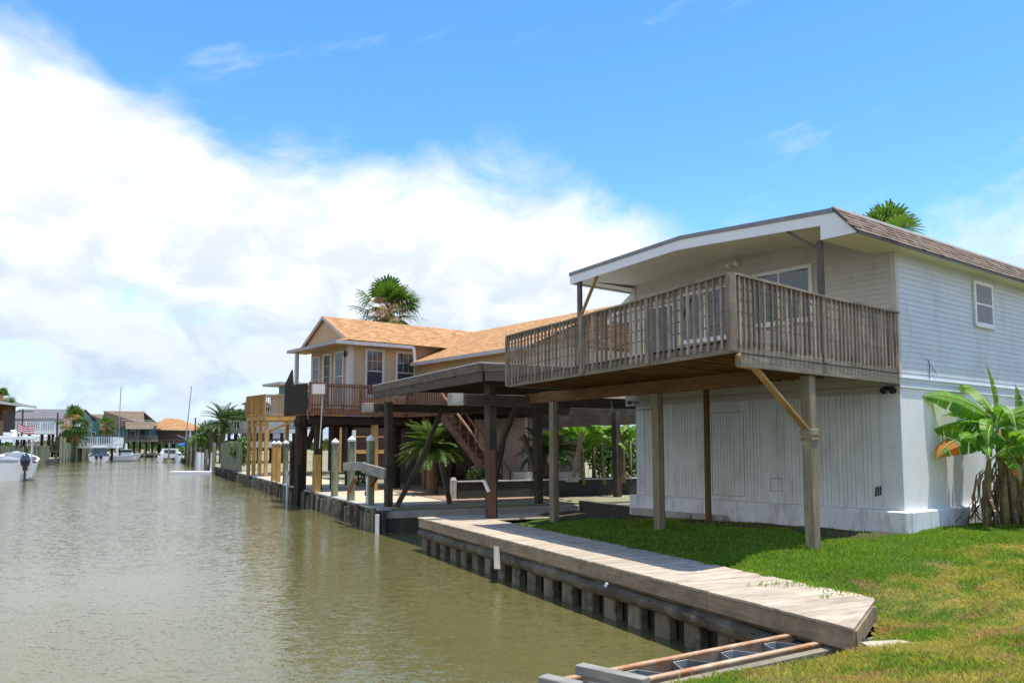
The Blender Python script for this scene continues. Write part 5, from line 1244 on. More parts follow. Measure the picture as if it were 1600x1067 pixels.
# pink clad lower room to the right with stair
def pink(m):
    laps(m, lambda a, o, c: T(a, 4.2-o, c), -4.2, tS(832, 4.2), .86, 4.2, lap=.2); m.box(T, (tS(832, 4.2), 4.205, .86), (-4.2, 7, 4.2))
one('lower_room', M['tanpink'], th, pink)
one('lower_trim', M['offwhite'], th, lambda m: [m.box(T, (tS(px, 4.1)-.1, 4.1, .86), (tS(px, 4.1)+.1, 4.18, 4.1)) for px in (822,)])
st0 = T(tS(697, 2.0), 2.0, 0); st0.z = 0; sdir = V(.93, -.37, 0).normalized(); snrm = V(.37, .93, 0).normalized()
stw = thing('staircase', V(st0.x, st0.y, .55), 'red-brown wooden staircase descending from the deck of the tan house', 'staircase')
def stp(f, off, z_): return st0+sdir*(3.2*f)-snrm*off+Z*z_
for off in (0, 1.0):
    one('stringer', M['redwood'], stw, lambda m: m.beam(stp(0, off, TF-.15), stp(1, off, .65), .06, .3))
    one('handrail', M['redwood'], stw, lambda m: m.beam(stp(-.02, off, TF+.95), stp(.97, off, 1.7), .14, .07, tint=2.0))
    for k in range(9): one('baluster', M['redwood'], stw, lambda m: m.beam(stp(k/8, off, TF-.1-k/8*3.75), stp(k/8, off, TF+.9-k/8*3.75), .05, .05, up=uA))
for k in range(14): one('tread', M['redwood'], stw, lambda m: m.beam(stp((k+.5)/14, 0.03, TF-.2-3.7*k/14), stp((k+.5)/14, .97, TF-.2-3.7*k/14), .26, .04))
# ================================================================== TIMBER DECK HOUSE (third)
def simple_rail(t, P, z0, h, mat, step=.14, bw=.045, top=.09, sub=True):
    tops = one('railing', M[mat], t, lambda m: [(m.beam(up(a, z0+h), up(b, z0+h), top, .05), m.beam(up(a, z0+.1), up(b, z0+.1), .04, .07)) for a, b in zip(P[:-1], P[1:])])
    def bal(m):
        for a, b in zip(P[:-1], P[1:]):
            L = (b-a).length; n = max(1, int(L/step))
            for i in range(n+1): q = a.lerp(b, i/n); m.beam(up(q, z0), up(q, z0+h), bw if i % 12 else bw*2, bw if i % 12 else bw*2, up=uA)
    one('balusters', M[mat], tops, bal)
    return tops
th3 = thing('blue_house', V(at(445, 700, 62).x, 62, .85), 'small blue-grey house behind a new yellow timber deck on tall posts', 'house')
c3 = at(415, 620, 59); c3.z = 0
def G(a, b, c): return V(c3.x+(uA.x*a+uB.x*b)*1.07, c3.y+(uA.y*a+uB.y*b)*1.07, EYE+(c-EYE)*1.07)
one('wall', M['bluewall'], th3, lambda m: m.box(G, (2.7, 2.9, 4.8), (4.9, 12, 7.1)))
one('side_wall', M['greywall'], th3, lambda m: m.box(G, (5.2, 3.6, 4.8), (8.2, 9, 6.5)))
one('roof', M['greyfascia'], th3, lambda m: (m.box(G, (2.2, 1.9, 7.1), (5.6, 12.5, 7.28)), m.box(G, (5.0, 3.3, 6.5), (8.5, 9.3, 6.65))))
window(th3, lambda b, o, c: G(2.7-o, b, c), 3.5, 4.5, 5.3, 6.8, fr=.12, frame_mat='white', name='window')
one('deck_floor', M['newwood'], th3, lambda m: m.box(G, (0, 0, 4.45), (3.5, 6, 4.75)))
simple_rail(th3, [G(3.5, 0, 0), G(0, 0, 0), G(0, 6, 0)], 4.9, 1.52, 'newwood', step=.16)
one('board_infill', M['newwood'], th3, lambda m: [m.beam(G(a_, .05, 4.78), G(a_, .05, 6.05), .95, .03, up=uB) for a_ in (.75, 1.9, 3.0)])
for (a_, b_) in ((.2, .2), (1.3, .2), (2.4, .2), (3.4, .2), (.2, 3), (.2, 5.6), (3.4, 3), (3.4, 5.6)):
    one('deck_post', M['newwood'], th3, lambda m: m.beam(G(a_, b_, -.5 if b_ < 1 else .85), G(a_, b_, 4.45), .22, .22, up=uA))
one('post_cross', M['newwood'], th3, lambda m: (m.beam(G(.2, .2, 3.6), G(.2, 2, 4.4), .1, .15), m.beam(G(.2, .2, 4.2), G(3.4, .2, 4.2), .1, .3)))
one('lower_porch', M['newwood'], th3, lambda m: (m.beam(G(1, 7, 2.3), G(1, 13, 2.3), .3, .3), m.beam(G(1, 7, 3.4), G(1, 13, 3.4), .12, .1), [m.beam(G(1, b_, .9), G(1, b_, 3.4), .2, .2, up=uA) for b_ in (7, 9, 11, 13)]))
one('enclosure', M['darkboard'], th3, lambda m: m.box(G, (1.5, 7, .8), (5, 13, 4.2)))
tag(one('mooring_rope', M['rope'], None, lambda m: m.tube([at(392, 753, 59), at(397, 748, 58.5), at(402, 742, 58)], .05, 5)), 'teal rope hanging from the bank into the water below the timber deck', 'rope')
# ================================================================== FAR THINGS
def hframe(px, Y, ang=0, z=0, k=1.09):
    p = at(px, 700, Y*k); p.z = z; c, s_ = math.cos(R(ang)), math.sin(R(ang)); return frame(p, V(c, s_, 0), V(-s_, c, 0), k), p
def FP(px, Y, z): return V(at(px, 700, Y*1.09).x, Y*1.09, .55)
def roof_gable(m, F, x0, x1, y0, y1, ze, zr, along='x', o=.4):
    if along == 'x':
        ym = (y0+y1)/2
        m.poly([F(x0-o, y0-o, ze), F(x1+o, y0-o, ze), F(x1+o, ym, zr), F(x0-o, ym, zr)]); m.poly([F(x1+o, y1+o, ze), F(x0-o, y1+o, ze), F(x0-o, ym, zr), F(x1+o, ym, zr)])
        m.poly([F(x0-o, y0-o, ze-.03), F(x0-o, y1+o, ze-.03), F(x1+o, y1+o, ze-.03), F(x1+o, y0-o, ze-.03)])
    else:
        xm = (x0+x1)/2
        m.poly([F(x0-o, y1+o, ze), F(x0-o, y0-o, ze), F(xm, y0-o, zr), F(xm, y1+o, zr)]); m.poly([F(x1+o, y0-o, ze), F(x1+o, y1+o, ze), F(xm, y1+o, zr), F(xm, y0-o, zr)])
def gable_tri(m, F, x0, x1, y, ze, zr, along='y'):
    m.poly([F(x0, y, ze), F(x1, y, ze), F((x0+x1)/2, y, zr)])
def roof_hip(m, F, x0, x1, y0, y1, ze, zr, o=.5):
    h = (y1-y0)/2; ym = (y0+y1)/2; a, b = x0+h*.9, x1-h*.9
    if a > b: a = b = (x0+x1)/2
    A_, B_, C_, D_ = F(x0-o, y0-o, ze), F(x1+o, y0-o, ze), F(x1+o, y1+o, ze), F(x0-o, y1+o, ze); r0, r1 = F(a, ym, zr), F(b, ym, zr)
    m.poly([A_, B_, r1, r0]); m.poly([B_, C_, r1]); m.poly([C_, D_, r0, r1]); m.poly([D_, A_, r0]); m.poly([D_, C_, B_, A_])
def fwin(t, F, y, x0, x1, z0, z1, fm='white'):
    w = one('window', M[fm], t, lambda m: m.box(F, (x0-.1, y-.06, z0-.1), (x1+.1, y+.02, z1+.1)))
    one('pane', M['darkroom'], w, lambda m: (m.box(F, (x0, y-.09, z0), ((x0+x1)/2-.03, y-.061, z1)), m.box(F, ((x0+x1)/2+.03, y-.09, z0), (x1, y-.061, z1)))); return w
def stilts(t, F, xs, ys, z0, z1, w=.25, mat='darkboard', name='stilt'):
    for x_ in xs:
        for y_ in ys: one(name, M[mat], t, lambda m: m.box(F, (x_-w/2, y_-w/2, z0), (x_+w/2, y_+w/2, z1)))
def frail(t, F, pts, z0, h, mat='white_clean', step=.3, name='railing', bw=.07):
    r_ = one(name, M[mat], t, lambda m: [(m.beam(F(*a, z0+h), F(*b, z0+h), .1, .09), m.beam(F(*a, z0+.12), F(*b, z0+.12), .07, .08)) for a, b in zip(pts[:-1], pts[1:])])
    def bal(m):
        for a, b in zip(pts[:-1], pts[1:]):
            L = math.dist(a, b); n = max(1, int(L/step))
            for i in range(n+1):
                x_ = a[0]+(b[0]-a[0])*i/n; y_ = a[1]+(b[1]-a[1])*i/n; q = bw*(2.2 if i % 6 == 0 else 1)/2
                m.box(F, (x_-q, y_-q, z0), (x_+q, y_+q, z0+h))
    one('balusters', M[mat], r_, bal)
# --- left bank, nearest: brown screened house cut off by the frame
F, p = hframe(-74, 92, 12)
t = thing('screened_house', p+Z*.85, 'brown screened porch house with grey roof cut off by the left edge', 'house')
one('wall', M['brownwall'], t, lambda m: m.box(F, (-6, 0, 4.4), (3.4, 8, 7.6)))
one('screen_post', M['darkboard'], t, lambda m: [m.box(F, (x_, -.08, 5.4), (x_+.12, 0, 7.6)) for x_ in np.arange(-6, 3.5, .75)])
one('roof', M['greyroof'], t, lambda m: roof_hip(m, F, -8, 4.6, -1, 9, 7.6, 9.0, .6))
one('fascia', M['offwhite'], t, lambda m: (m.beam(F(-8.6, -1.6, 7.55), F(5.2, -1.6, 7.55), .06, .3), m.beam(F(5.2, -1.6, 7.55), F(5.2, 9.6, 7.55), .06, .3)))
one('porch_skirt', M['skirt'], t, lambda m: m.box(F, (-6, -1.8, 3.9), (5.6, -1.6, 5.5)))
one('floor', M['brownwall'], t, lambda m: m.box(F, (-6, -1.8, 3.5), (5.6, 8, 3.9)))
one('stair', M['sandpave'], t, lambda m: m.beam(F(4.6, -2.3, 2.0), F(-3, -2.3, 4.9), 1.2, .5))
stilts(t, F, (-4, 0, 5.2), (-1.4, 6), .8, 3.6)
# --- white railed two-level deck house
F, p = hframe(24, 112, 8, k=1.43)
t = thing('white_railed_house', p+Z*.85, 'low house with grey roof behind two levels of white railed decks on the left bank', 'house')
one('wall', M['greywall'], t, lambda m: m.box(F, (-2, 4, 4.9), (5.6, 12, 6.6)))
one('roof', M['greyroof'], t, lambda m: roof_gable(m, F, -2.5, 5.4, 4, 12, 6.6, 8.1, 'x', .6))
one('gable', M['bluewall'], t, lambda m: m.poly([F(5.7, 4, 6.6), F(5.7, 12, 6.6), F(5.7, 8, 8.0)]))
one('upper_deck', M['white_clean'], t, lambda m: m.box(F, (-.5, -.5, 4.35), (7.3, 4, 4.85)))
frail(t, F, [(-.5, -.4), (7.2, -.4), (7.2, 4)], 4.85, 1.15)
one('lower_deck', M['white_clean'], t, lambda m: m.box(F, (-1, 1.6, 2.45), (12, 6, 2.95)))
frail(t, F, [(-1, 1.7), (12, 1.7), (12, 6)], 2.95, 1.0)
stilts(t, F, (.3, 3.4, 4.3, 6.9), (-.2, 3.4), .5, 4.35, .3)
stilts(t, F, (-.6, 9.5, 11.8), (2, 5.6), .5, 2.5, .3)
one('lower_roof', M['darkboard'], t, lambda m: m.poly([F(1.5, -1.6, 1.9), F(8.6, -1.6, 1.9), F(7, .4, 2.6), F(3, .4, 2.6)]))
for (px, Y, H_) in ((33, 125, 8.3), (88, 130, 8.0), (304, 150, 7.9)):
    Y *= 1.09; H_ = EYE+(H_-EYE)*1.09; p = at(px, 700, Y); lb = {33: 'utility pole with crossarm over the grey roof at far left', 88: 'bare dark pole beside the white railed deck', 304: 'dark bare pole right of the orange-roofed far house'}[px]
    t = thing('utility_pole', V(p.x, p.y, .8), lb, 'pole')
    one('pole', M['darkpile'], t, lambda m: m.tube([V(p.x, p.y, .5), V(p.x, p.y, H_)], [.18, .13], 6))
    if px == 33: one('crossarm', M['darkpile'], t, lambda m: (m.beam(V(p.x-1.7, p.y, H_-.35), V(p.x+1.7, p.y, H_-.35), .12, .14), m.beam(V(p.x-.6, p.y, H_-.1), V(p.x-.6, p.y, H_-.35), .1)))
# --- teal house pair, brown deck house and orange roof at the canal end
F, p = hframe(133, 205, 0)
t = thing('teal_house', p+Z*.8, 'teal two-part house with brown gable roofs at the far left end of the canal', 'house')
one('wall', M['teal'], t, lambda m: (m.box(F, (0, 0, 3.4), (7.2, 8, 8.2)), m.box(F, (-6.5, 4, 3), (1.4, 9, 5.8)), gable_tri(m, F, 0, 4.6, -.01, 8.2, 10.6) if 0 else m.poly([F(-.2, -.02, 8.1), F(4.4, -.02, 8.1), F(.8, -.02, 10.6)])))
one('roof', M['brownroof'], t, lambda m: (m.poly([F(.6, -.6, 10.7), F(4.9, -.6, 8.0), F(8.4, -.6, 8.0), F(6.6, 4, 10.7)]), m.poly([F(.6, -.6, 10.7), F(6.6, 4, 10.7), F(4, 8, 10.5), F(.6, 8, 10.5)]), m.poly([F(4.9, -.6, 8.0), F(4.9, -.8, 5.6), F(8.8, -.8, 5.6), F(8.4, -.6, 8.0)])))
one('side_roof', M['greyroof'], t, lambda m: roof_hip(m, F, -9.5, 1.2, 3.4, 9, 5.8, 7.9, .5))
stilts(t, F, (0.5, 3.5, 7), (1,), .8, 3.4)
fwin(t, F, -.03, 1.5, 2.4, 4.3, 6.2)
F, p = hframe(163, 200, 0)
t = thing('brown_gable_house', p+Z*.8, 'tall brown-roofed teal house with wooden balcony in the middle of the canal end', 'house')
one('wall', M['teal'], t, lambda m: (m.box(F, (-1.6, 1, 3.8), (4.6, 9, 8.0)), m.box(F, (4.6, 2, 3.8), (10.6, 9, 7.8))))
one('roof', M['brownroof'], t, lambda m: (m.poly([F(-.6, -.2, 11.3), F(2.0, -.2, 7.2), F(9.6, 0, 7.9), F(7.2, 4.5, 11.3)]), m.poly([F(.6, 4.5, 11.3), F(7.2, 4.5, 11.3), F(9.6, 9, 7.9), F(-2, 9, 7.9)]), m.poly([F(-.6, -.2, 11.3), F(7.2, 4.5, 11.3), F(.6, 4.5, 11.3)])))
one('front_roof', M['brownroof'], t, lambda m: (m.poly([F(4.6, .4, 8.9), F(12.2, .4, 8.6), F(13.2, -3.4, 6.8), F(6.6, -3.4, 6.8)]), m.poly([F(4.5, 4, 8.8), F(4.6, .4, 8.9), F(12.2, .4, 8.6), F(12.2, 4, 8.6)][::-1])))
one('gable_siding', M['teal'], t, lambda m: (m.poly([F(-2.2, .6, 7.0), F(2.0, .6, 7.0), F(-.6, .6, 11.0)]),))
one('balcony', M['deckwood'], t, lambda m: m.box(F, (3.8, -3.2, 3.8), (12.6, 1, 4.15)))
frail(t, F, [(3.8, -3.1), (12.5, -3.1), (12.5, .8)], 4.15, 1.1, mat='deckwood', step=.45, bw=.09)
one('white_rail', M['white_clean'], t, lambda m: m.beam(F(4.4, -1, 9.0), F(12.6, -1, 8.9), .1, .12))
stilts(t, F, (4.0, 6.8, 9.6, 12.4), (-3,), .5, 6.8, .2, 'deckwood', 'porch_post')
stilts(t, F, (-1, 1, 3, 5, 6.5, 8, 9.5, 11), (1.5,), .5, 3.9, .35)
for x_ in (-.8, 1.0): fwin(t, F, .97, x_+.3, x_+1.2, 4.6, 6.5)
fwin(t, F, 1.97, 5.3, 6.4, 4.5, 6.5); fwin(t, F, 1.97, 7.3, 8.8, 4.5, 6.7, 'teal')
one('stairs', M['deckwood'], t, lambda m: m.beam(F(3.6, -3, 2.0), F(6.0, -3, 4.2), .9, .2))
F, p = hframe(232, 205, 0)
t = thing('orange_roof_house', p+Z*.8, 'dark house on stilts with wide orange hipped roof at the end of the canal', 'house')
one('wall', M['brownwall'], t, lambda m: m.box(F, (.5, 0, 3.2), (9.8, 8, 7.0)))
one('roof', M['orange_roof'], t, lambda m: (m.poly([F(-.4, -1.2, 6.9), F(12.6, -1.2, 6.7), F(5.8, 2.6, 9.6), F(3.0, 2.6, 9.8)]), m.poly([F(12.6, -1.2, 6.7), F(12.6, 9, 6.7), F(5.8, 4, 9.6), F(5.8, 2.6, 9.6)]), m.poly([F(-.4, -1.2, 6.9), F(3.0, 2.6, 9.8), F(3, 4, 9.8), F(-.4, 9, 6.9)]), m.poly([F(-.4, 9, 6.9), F(3, 4, 9.8), F(5.8, 4, 9.6), F(12.6, 9, 6.7)])))
one('fascia', M['offwhite'], t, lambda m: m.beam(F(-.4, -1.25, 6.8), F(12.6, -1.25, 6.6), .08, .2))
stilts(t, F, (.8, 2.6, 4.4, 6.2, 8, 9.6), (.5, 4), .5, 3.2, .35)
stilts(t, F, (10.6, 12.3), (-.8,), .5, 6.7, .35, 'white_clean', 'porch_column')
frail(t, F, [(.5, -1.1), (9.8, -1.1)], 3.2, 1.1, mat='deckwood', step=.5, bw=.09)
F, p = hframe(200, 198, 0)
t = thing('dock', p+Z*.3, 'low brown timber dock with posts along the far end of the canal', 'dock')
one('decking', M['fascia'], t, lambda m: m.box(F, (2, -1, .55), (12, 1.5, .85)))
stilts(t, F, (2.4, 4.5, 7, 9.4, 11.6), (-1.1,), -.4, 2.2, .3, 'greenpile', 'post')
tag(one('seawall', M['oldwall'], None, lambda m: m.beam(V(Lb(ENDY)-3, ENDY-.4, .1), V(-70, ENDY+1.6, -.1), .3, 1.5)), 'dark low seawall closing the far end of the canal', 'seawall')
tag(one('seawall', M['oldwall'], None, lambda m: m.beam(V(Lb(60)+.1, 60, -.1), V(Lb(ENDY)+.1, ENDY, -.1), .3, 1.5)), 'dark seawall running along the left bank of the canal', 'seawall')
for i, (x_, z_) in enumerate(((172, 1.9), (184, 2.0), (196, 2.2), (222, 2.0), (233, 2.3))):
    pass
# --- left bank pilings and right bank pilings (fence-like rows)
def rowpile(x_, Y, h_, r=.16, mat='greenpile', label='', group=''):
    m = MB(); m.tube([V(x_, Y, -.5), V(x_+random.uniform(-.06, .06), Y, h_)], [r, r*.9], 7, tint=random.uniform(.55, 1.25)); o = m.build('dock_piling', M[mat]); tag(o, label, 'piling', group)
for i in range(20):
    Y = 96+i*1.5; rowpile(Lb(Y)+.5, Y, random.uniform(2.3, 2.9), label='rough greenish piling, %s from the near end of the row behind the console boat' % ORD[i], group='pilings along the near left bank')
for i in range(15):
    Y = 140+i*3.6; rowpile(Lb(Y)+.7, Y, random.uniform(3.2, 5.6), .24, label='tall mossy piling, %s from the near end of the tall row on the left bank' % ORD[i], group='tall pilings along the far left bank')
tag(one('fence', M['greenpile'], None, lambda m: [m.beam(V(Lb(Y)-.3, Y, .5), V(Lb(Y)-.3, Y, 2.7+random.uniform(-.1, .1)), .1, .5, up=V(1, 0, 0), tint=random.uniform(.6, 1.2)) for Y in np.arange(96, 132, .62)]), 'greenish board fence behind the row of pilings on the left bank', 'fence')
# right bank, seen beyond the timber deck
tag(one('fence', M['greenpile'], None, lambda m: [m.beam(B(l, .3, .3), B(l, .3, 3.0+random.uniform(-.15, .1)), .1, .44, up=bdir, tint=random.uniform(.6, 1.2)) for l in np.arange(44, 62, .5)]), 'tall green timber slat fence on the right bank edge beyond the yellow deck', 'fence')
for i in range(12):
    l = 64+i*5; q = B(l, -.2); rowpile(q.x, q.y, random.uniform(2.2, 4.2), .18, 'darkpile' if i % 2 else 'greenpile', 'weathered piling, %s beyond the green slat fence on the right bank' % ORD[i], 'pilings along the far right bank')
def white_piles():
    for i, l in enumerate((70, 75, 80)):
        q = B(l, -.9); rowpile(q.x, q.y, 2.0, .17, 'white_clean', 'short white post at the right bank water edge, %s from the viewer' % ORD[i], 'white posts along the far right bank')
white_piles()
F, p = hframe(330, 100, -10)
t = thing('grey_deck_house', p+Z*.85, 'grey house with white railed upper deck on the right bank behind the palms', 'house')
one('wall', M['greywall'], t, lambda m: (m.box(F, (4.6, 3, 4.9), (10, 9, 7.0)), m.box(F, (-.6, 9, 3), (3, 15, 8.2))))
one('roof', M['greyfascia'], t, lambda m: (roof_gable(m, F, 4.4, 10, 3, 9, 7.0, 8.0, 'y', .4), roof_gable(m, F, -.6, 3, 9, 15, 8.2, 9.2, 'y', .4)))
one('deck', M['greyfascia'], t, lambda m: (m.box(F, (0, 0, 4.3), (10, 4, 4.7)), m.box(F, (3.6, -.1, 4.7), (10, 0, 5.7))))
frail(t, F, [(0, 5), (0, 0), (3.6, 0)], 4.7, 1.05, step=.34)
stilts(t, F, (.3, 3, 6, 9), (.3, 3.6), .6, 4.3, .3)
one('lower_roof', M['greyroof'], t, lambda m: m.poly([F(1, -2, 2.7), F(10, -2, 2.5), F(9, 1, 3.6), F(2, 1, 3.6)]))
fwin(t, F, 2.97, 5.2, 6.0, 5.3, 6.6); fwin(t, F, 2.97, 6.6, 7.3, 5.3, 6.6)
tag(one('hanging_towel', plain('red_towel', (.55, .06, .03), rough=.8), None, lambda m: m.box(F, (1.0, .35, 4.9), (1.6, .45, 6.3))), 'red towel hung up behind the white deck rail under the big feather palm', 'towel')
# --- palms and trees far
sago(FP(347, 98, .85), 5.2, 3.3, 'big feather palm rising over the white railed deck on the right bank', 41, cat='palm tree', nfr=60, tr=.35, mat='feather', name='feather_palm', lo=-35, hi=80, lw=.55)
bush(FP(378, 106, .85), 3.0, 1.7, 'round leafy tree to the right of the big feather palm', 42, mat='treeleaf', n=2200, leaf=.22, name='leafy_tree', cat='tree', trunk=4.0, lobes=9)
for i, (px, Y, rx, rz, lb) in enumerate(((318, 128, 2.9, 2.2, 'broad green shrub on the right bank left of the white railed deck'), (303, 150, 3.0, 1.7, 'yellow-green shrub above the boat lift on the right bank'), (328, 116, 1.9, 2.9, 'tall pale green shrub beside the white railed deck'))):
    bush(FP(px, Y, .85), rx, rz, lb, 43+i, mat='bushlight', n=1900, leaf=.24, lobes=8)
bush(V(at(377, 710, 72).x, 72, .85), 1.0, 1.35, 'bright yellow-green plant at the foot of the yellow timber deck', 49, mat='bushlight', n=1200, leaf=.13, lobes=7)
fan_palm(FP(114, 142, .8), 6.9, 3.5, 'fan palm beside the white railed deck house on the left bank', 'fan palms on the far left bank', 51, lowres=.7, dead=14, lo=-60)
bush(FP(110, 144, .8), 2.8, 2.8, 'leafy shrub below the fan palm by the white railed decks', 52, mat='bush', n=1500, leaf=.2)
fan_palm(FP(164, 190, .8), 7.6, 2.6, 'dark fan palm in front of the teal and brown far house', 'fan palms on the far left bank', 53, lowres=.6, dead=14, lo=-60)
fan_palm(FP(-3, 96, .8), 8.2, 1.6, 'fan palm half cut off by the left edge above the screened house', 'fan palms on the far left bank', 54, lowres=.7, dead=34, lo=-30)
bush(FP(96, 150, .8), 4, 2.2, 'dark green shrub between the white railed house and the teal house', 55, mat='bush', n=1200, leaf=.3)
# distant tree line so the horizon is not bare
def treeline(m):
    for i in range(9000):
        a_ = random.uniform(-.75, .9); Y = random.uniform(330, 520); x_ = a_*Y; hh = 3.0+2.2*mnoise.noise(V(x_*.02, Y*.01, 0))+2*mnoise.noise(V(x_*.07, 3, 0)); z_ = .8+random.uniform(0, 1)**.6*hh
        c = V(x_, Y, z_); a = V(random.gauss(0, 1), random.gauss(0, .6), random.gauss(0, 1)).normalized(); b = a.cross(V(0, 1, .3)).normalized(); s_ = random.uniform(.7, 1.8)
        m.poly([c-a*s_, c-b*s_*.7, c+a*s_, c+b*s_*.7], tint=random.uniform(.6, 1.4))
tag(one('trees', M['treeleaf'], None, treeline), 'far low belt of trees and shrubs on the horizon behind the houses', 'trees', kind='stuff')
# ------------------------------------------------------------------ boats
def hull(t, F, L, Bm, fb, sheer=.5, mat='gelcoat', keel=-.35, tr=.9):
    """x across, y forward; transom at y=0, z from waterline"""
    n = 14; rows = []
    for i in range(n+1):
        s_ = i/n; y_ = L*s_; hw = Bm/2*(tr+(1-tr)*min(1, s_*3))*(1-max(0, (s_-.45)/.55)**2.3); hz = fb+sheer*s_**2; kz = keel+(fb+sheer-keel)*.9*max(0, (s_-.72)/.28)**2.2
        ch = hw*(.86 if s_ < .6 else .86-.5*(s_-.6)/.4); cz = kz+(hz-kz)*.36
        rows.append([(0, kz), (ch, cz), (hw, hz), (hw*.90, hz+.03), (hw*.88, hz-.04)] + [(hw*.84, fb*.35 if s_ < .8 else hz-.1)])
    m = MB()
    for sg in (-1, 1):
        for i in range(n):
            for k in range(5):
                a, b, c, d = rows[i][k], rows[i][k+1], rows[i+1][k+1], rows[i+1][k]
                P = [F(sg*a[0], L*i/n, a[1]), F(sg*b[0], L*i/n, b[1]), F(sg*c[0], L*(i+1)/n, c[1]), F(sg*d[0], L*(i+1)/n, d[1])]
                m.poly(P if sg < 0 else P[::-1])
    r0 = rows[0]
    m.poly([F(-r0[2][0], 0, r0[2][1]-.12), F(-r0[1][0], 0, r0[1][1]), F(0, 0, r0[0][1]), F(r0[1][0], 0, r0[1][1]), F(r0[2][0], 0, r0[2][1]-.12)][::-1])
    o = m.build('hull', M[mat], t, smooth=False)
    m = MB()
    m.poly([F(-rows[i][5][0], L*i/n, fb*.35) for i in range(n-2)]+[F(rows[i][5][0], L*i/n, fb*.35) for i in reversed(range(n-2))])
    m.poly([F(-rows[i][3][0], L*i/n, rows[i][3][1]-.01) for i in range(9, n+1)]+[F(rows[i][3][0], L*i/n, rows[i][3][1]-.01) for i in reversed(range(9, n))])
    m.build('deck', M['white_clean'], t); return o
def outboard(t, F, x_, y_, z_, k=1.0):
    m = MB()
    m.box(F, (x_-.05*k, y_-.38*k, z_-.75*k), (x_+.05*k, y_-.20*k, z_+.1*k)); m.box(F, (x_-.12*k, y_-.2*k, z_-.1*k), (x_+.12*k, y_+.02, z_+.12*k)); m.ball(F(x_, y_-.35*k, z_-.72*k), .07*k, .25*k, .07*k, 8, 5)
    o = m.build('outboard_engine', M['engine'], t)
    m = MB(); c = F(x_, y_-.33*k, z_+.42*k); m.ball(c, .24*k, .36*k, .42*k, 12, 8); m.build('cowl', M['engine'], o, smooth=True)
def ttop(t, F, x0, x1, y0, y1, z0, z1):
    r_ = one('t_top', M['gelcoat'], t, lambda m: (m.box(F, (x0, y0, z1), (x1, y1, z1+.2)), m.box(F, (x0+.25, y0+.5, z1+.2), (x1-.25, y1-.4, z1+.28))))
    one('top_frame', M['white_clean'], r_, lambda m: [m.tube([F(x_, y_, z0), F(x_*1.02+(.0), y_, z1)], .055, 6) for x_ in (x0+.35, x1-.35) for y_ in (y0+.3, y1-.3)])
# left centre console
F, p = hframe(19, 64.5, 0); F2 = frame(p, V(math.cos(R(29)), math.sin(R(29)), 0), V(-math.sin(R(29)), math.cos(R(29)), 0), 1.09)
t = thing('console_boat', p, 'white centre-console boat with dark outboard engine cut off by the left edge', 'boat')
hull(t, F2, 8.8, 3.7, 1.5, .75)
outboard(t, F2, .95, -.1, .95, 1.5)
one('console', M['gelcoat'], t, lambda m: (m.box(F2, (-.65, 3.0, .6), (.65, 4.2, 2.2)), m.box(F2, (-.8, 1.8, .6), (.8, 2.5, 1.75))))
one('windscreen', M['glass'], t, lambda m: m.poly([F2(-.5, 4.1, 2.2), F2(.5, 4.1, 2.2), F2(.4, 3.8, 2.7), F2(-.4, 3.8, 2.7)]))
one('seat_cover', M['greywall'], t, lambda m: m.ball(F2(-.3, 1.3, 1.55), 1.0, .6, .36, 12, 6), smooth=True)
ttop(t, F2, -1.7, 1.6, 2.2, 5.0, 1.3, 3.25)
one('radar', M['gelcoat'], t, lambda m: (m.tube([F2(0, 3, 3.5), F2(0, 3, 3.9)], [.3, .12], 8), m.ball(F2(-.1, 3.2, 3.95), .25, .25, .1)))
ft = thing('flag', F2(.3, 2.5, 2.9), 'small red and white striped flag flying above the console boat', 'flag')
one('flagpole', M['steel'], ft, lambda m: m.tube([F2(.22, 2.5, 3.4), F2(.22, 2.5, 4.8)], .03, 6))
def flagm(m):
    nx, nz = 10, 7; W_, Hh = 1.15, .62
    for i in range(nx):
        for k in range(nz):
            def q(u, v): return F2(.25+u*W_, 2.5+.10*math.sin(u*7), 3.95+v*Hh-.30*u-.10*math.sin(u*4))
            u0, u1, v0, v1 = i/nx, (i+1)/nx, k/nz, (k+1)/nz
            mi = 0 if k % 2 == 0 else 1
            m.poly([q(u0, v0), q(u1, v0), q(u1, v1), q(u0, v1)], m=mi)
one('cloth', [plain('flag_red', (.55, .03, .03), rough=.8), plain('flag_white', (.8, .8, .8), rough=.8)], ft, flagm)
# twin-engine boat
F, p = hframe(155, 140, 0); F2 = frame(p, V(math.cos(R(25)), math.sin(R(25)), 0), V(-math.sin(R(25)), math.cos(R(25)), 0), 1.09)
t = thing('twin_engine_boat', p, 'white fishing boat seen from behind with two dark engines and a dark cabin opening', 'boat')
hull(t, F2, 9.5, 3.5, 1.1, .7)
for x_ in (-.35, .35): outboard(t, F2, x_, -.1, .5, 1.1)
one('cabin', M['bottom'], t, lambda m: m.box(F2, (-1.15, 2.5, .6), (1.15, 5.2, 2.25)))
one('windscreen', M['glass'], t, lambda m: m.poly([F2(-1.0, 2.45, 1.5), F2(1.0, 2.45, 1.5), F2(1.0, 2.45, 2.15), F2(-1.0, 2.45, 2.15)]))
ttop(t, F2, -1.3, 1.3, 2.3, 5.6, 1.0, 2.5)
one('outrigger', M['steel'], t, lambda m: (m.tube([F2(-1.2, 4, 1.4), F2(-1.0, 3, 3.0), F2(1.2, 2, 4.2)], .035, 5), m.tube([F2(1.1, 4, 1.4), F2(1.5, 3, 3.2), F2(3.6, 2, 4.3)], .035, 5)))
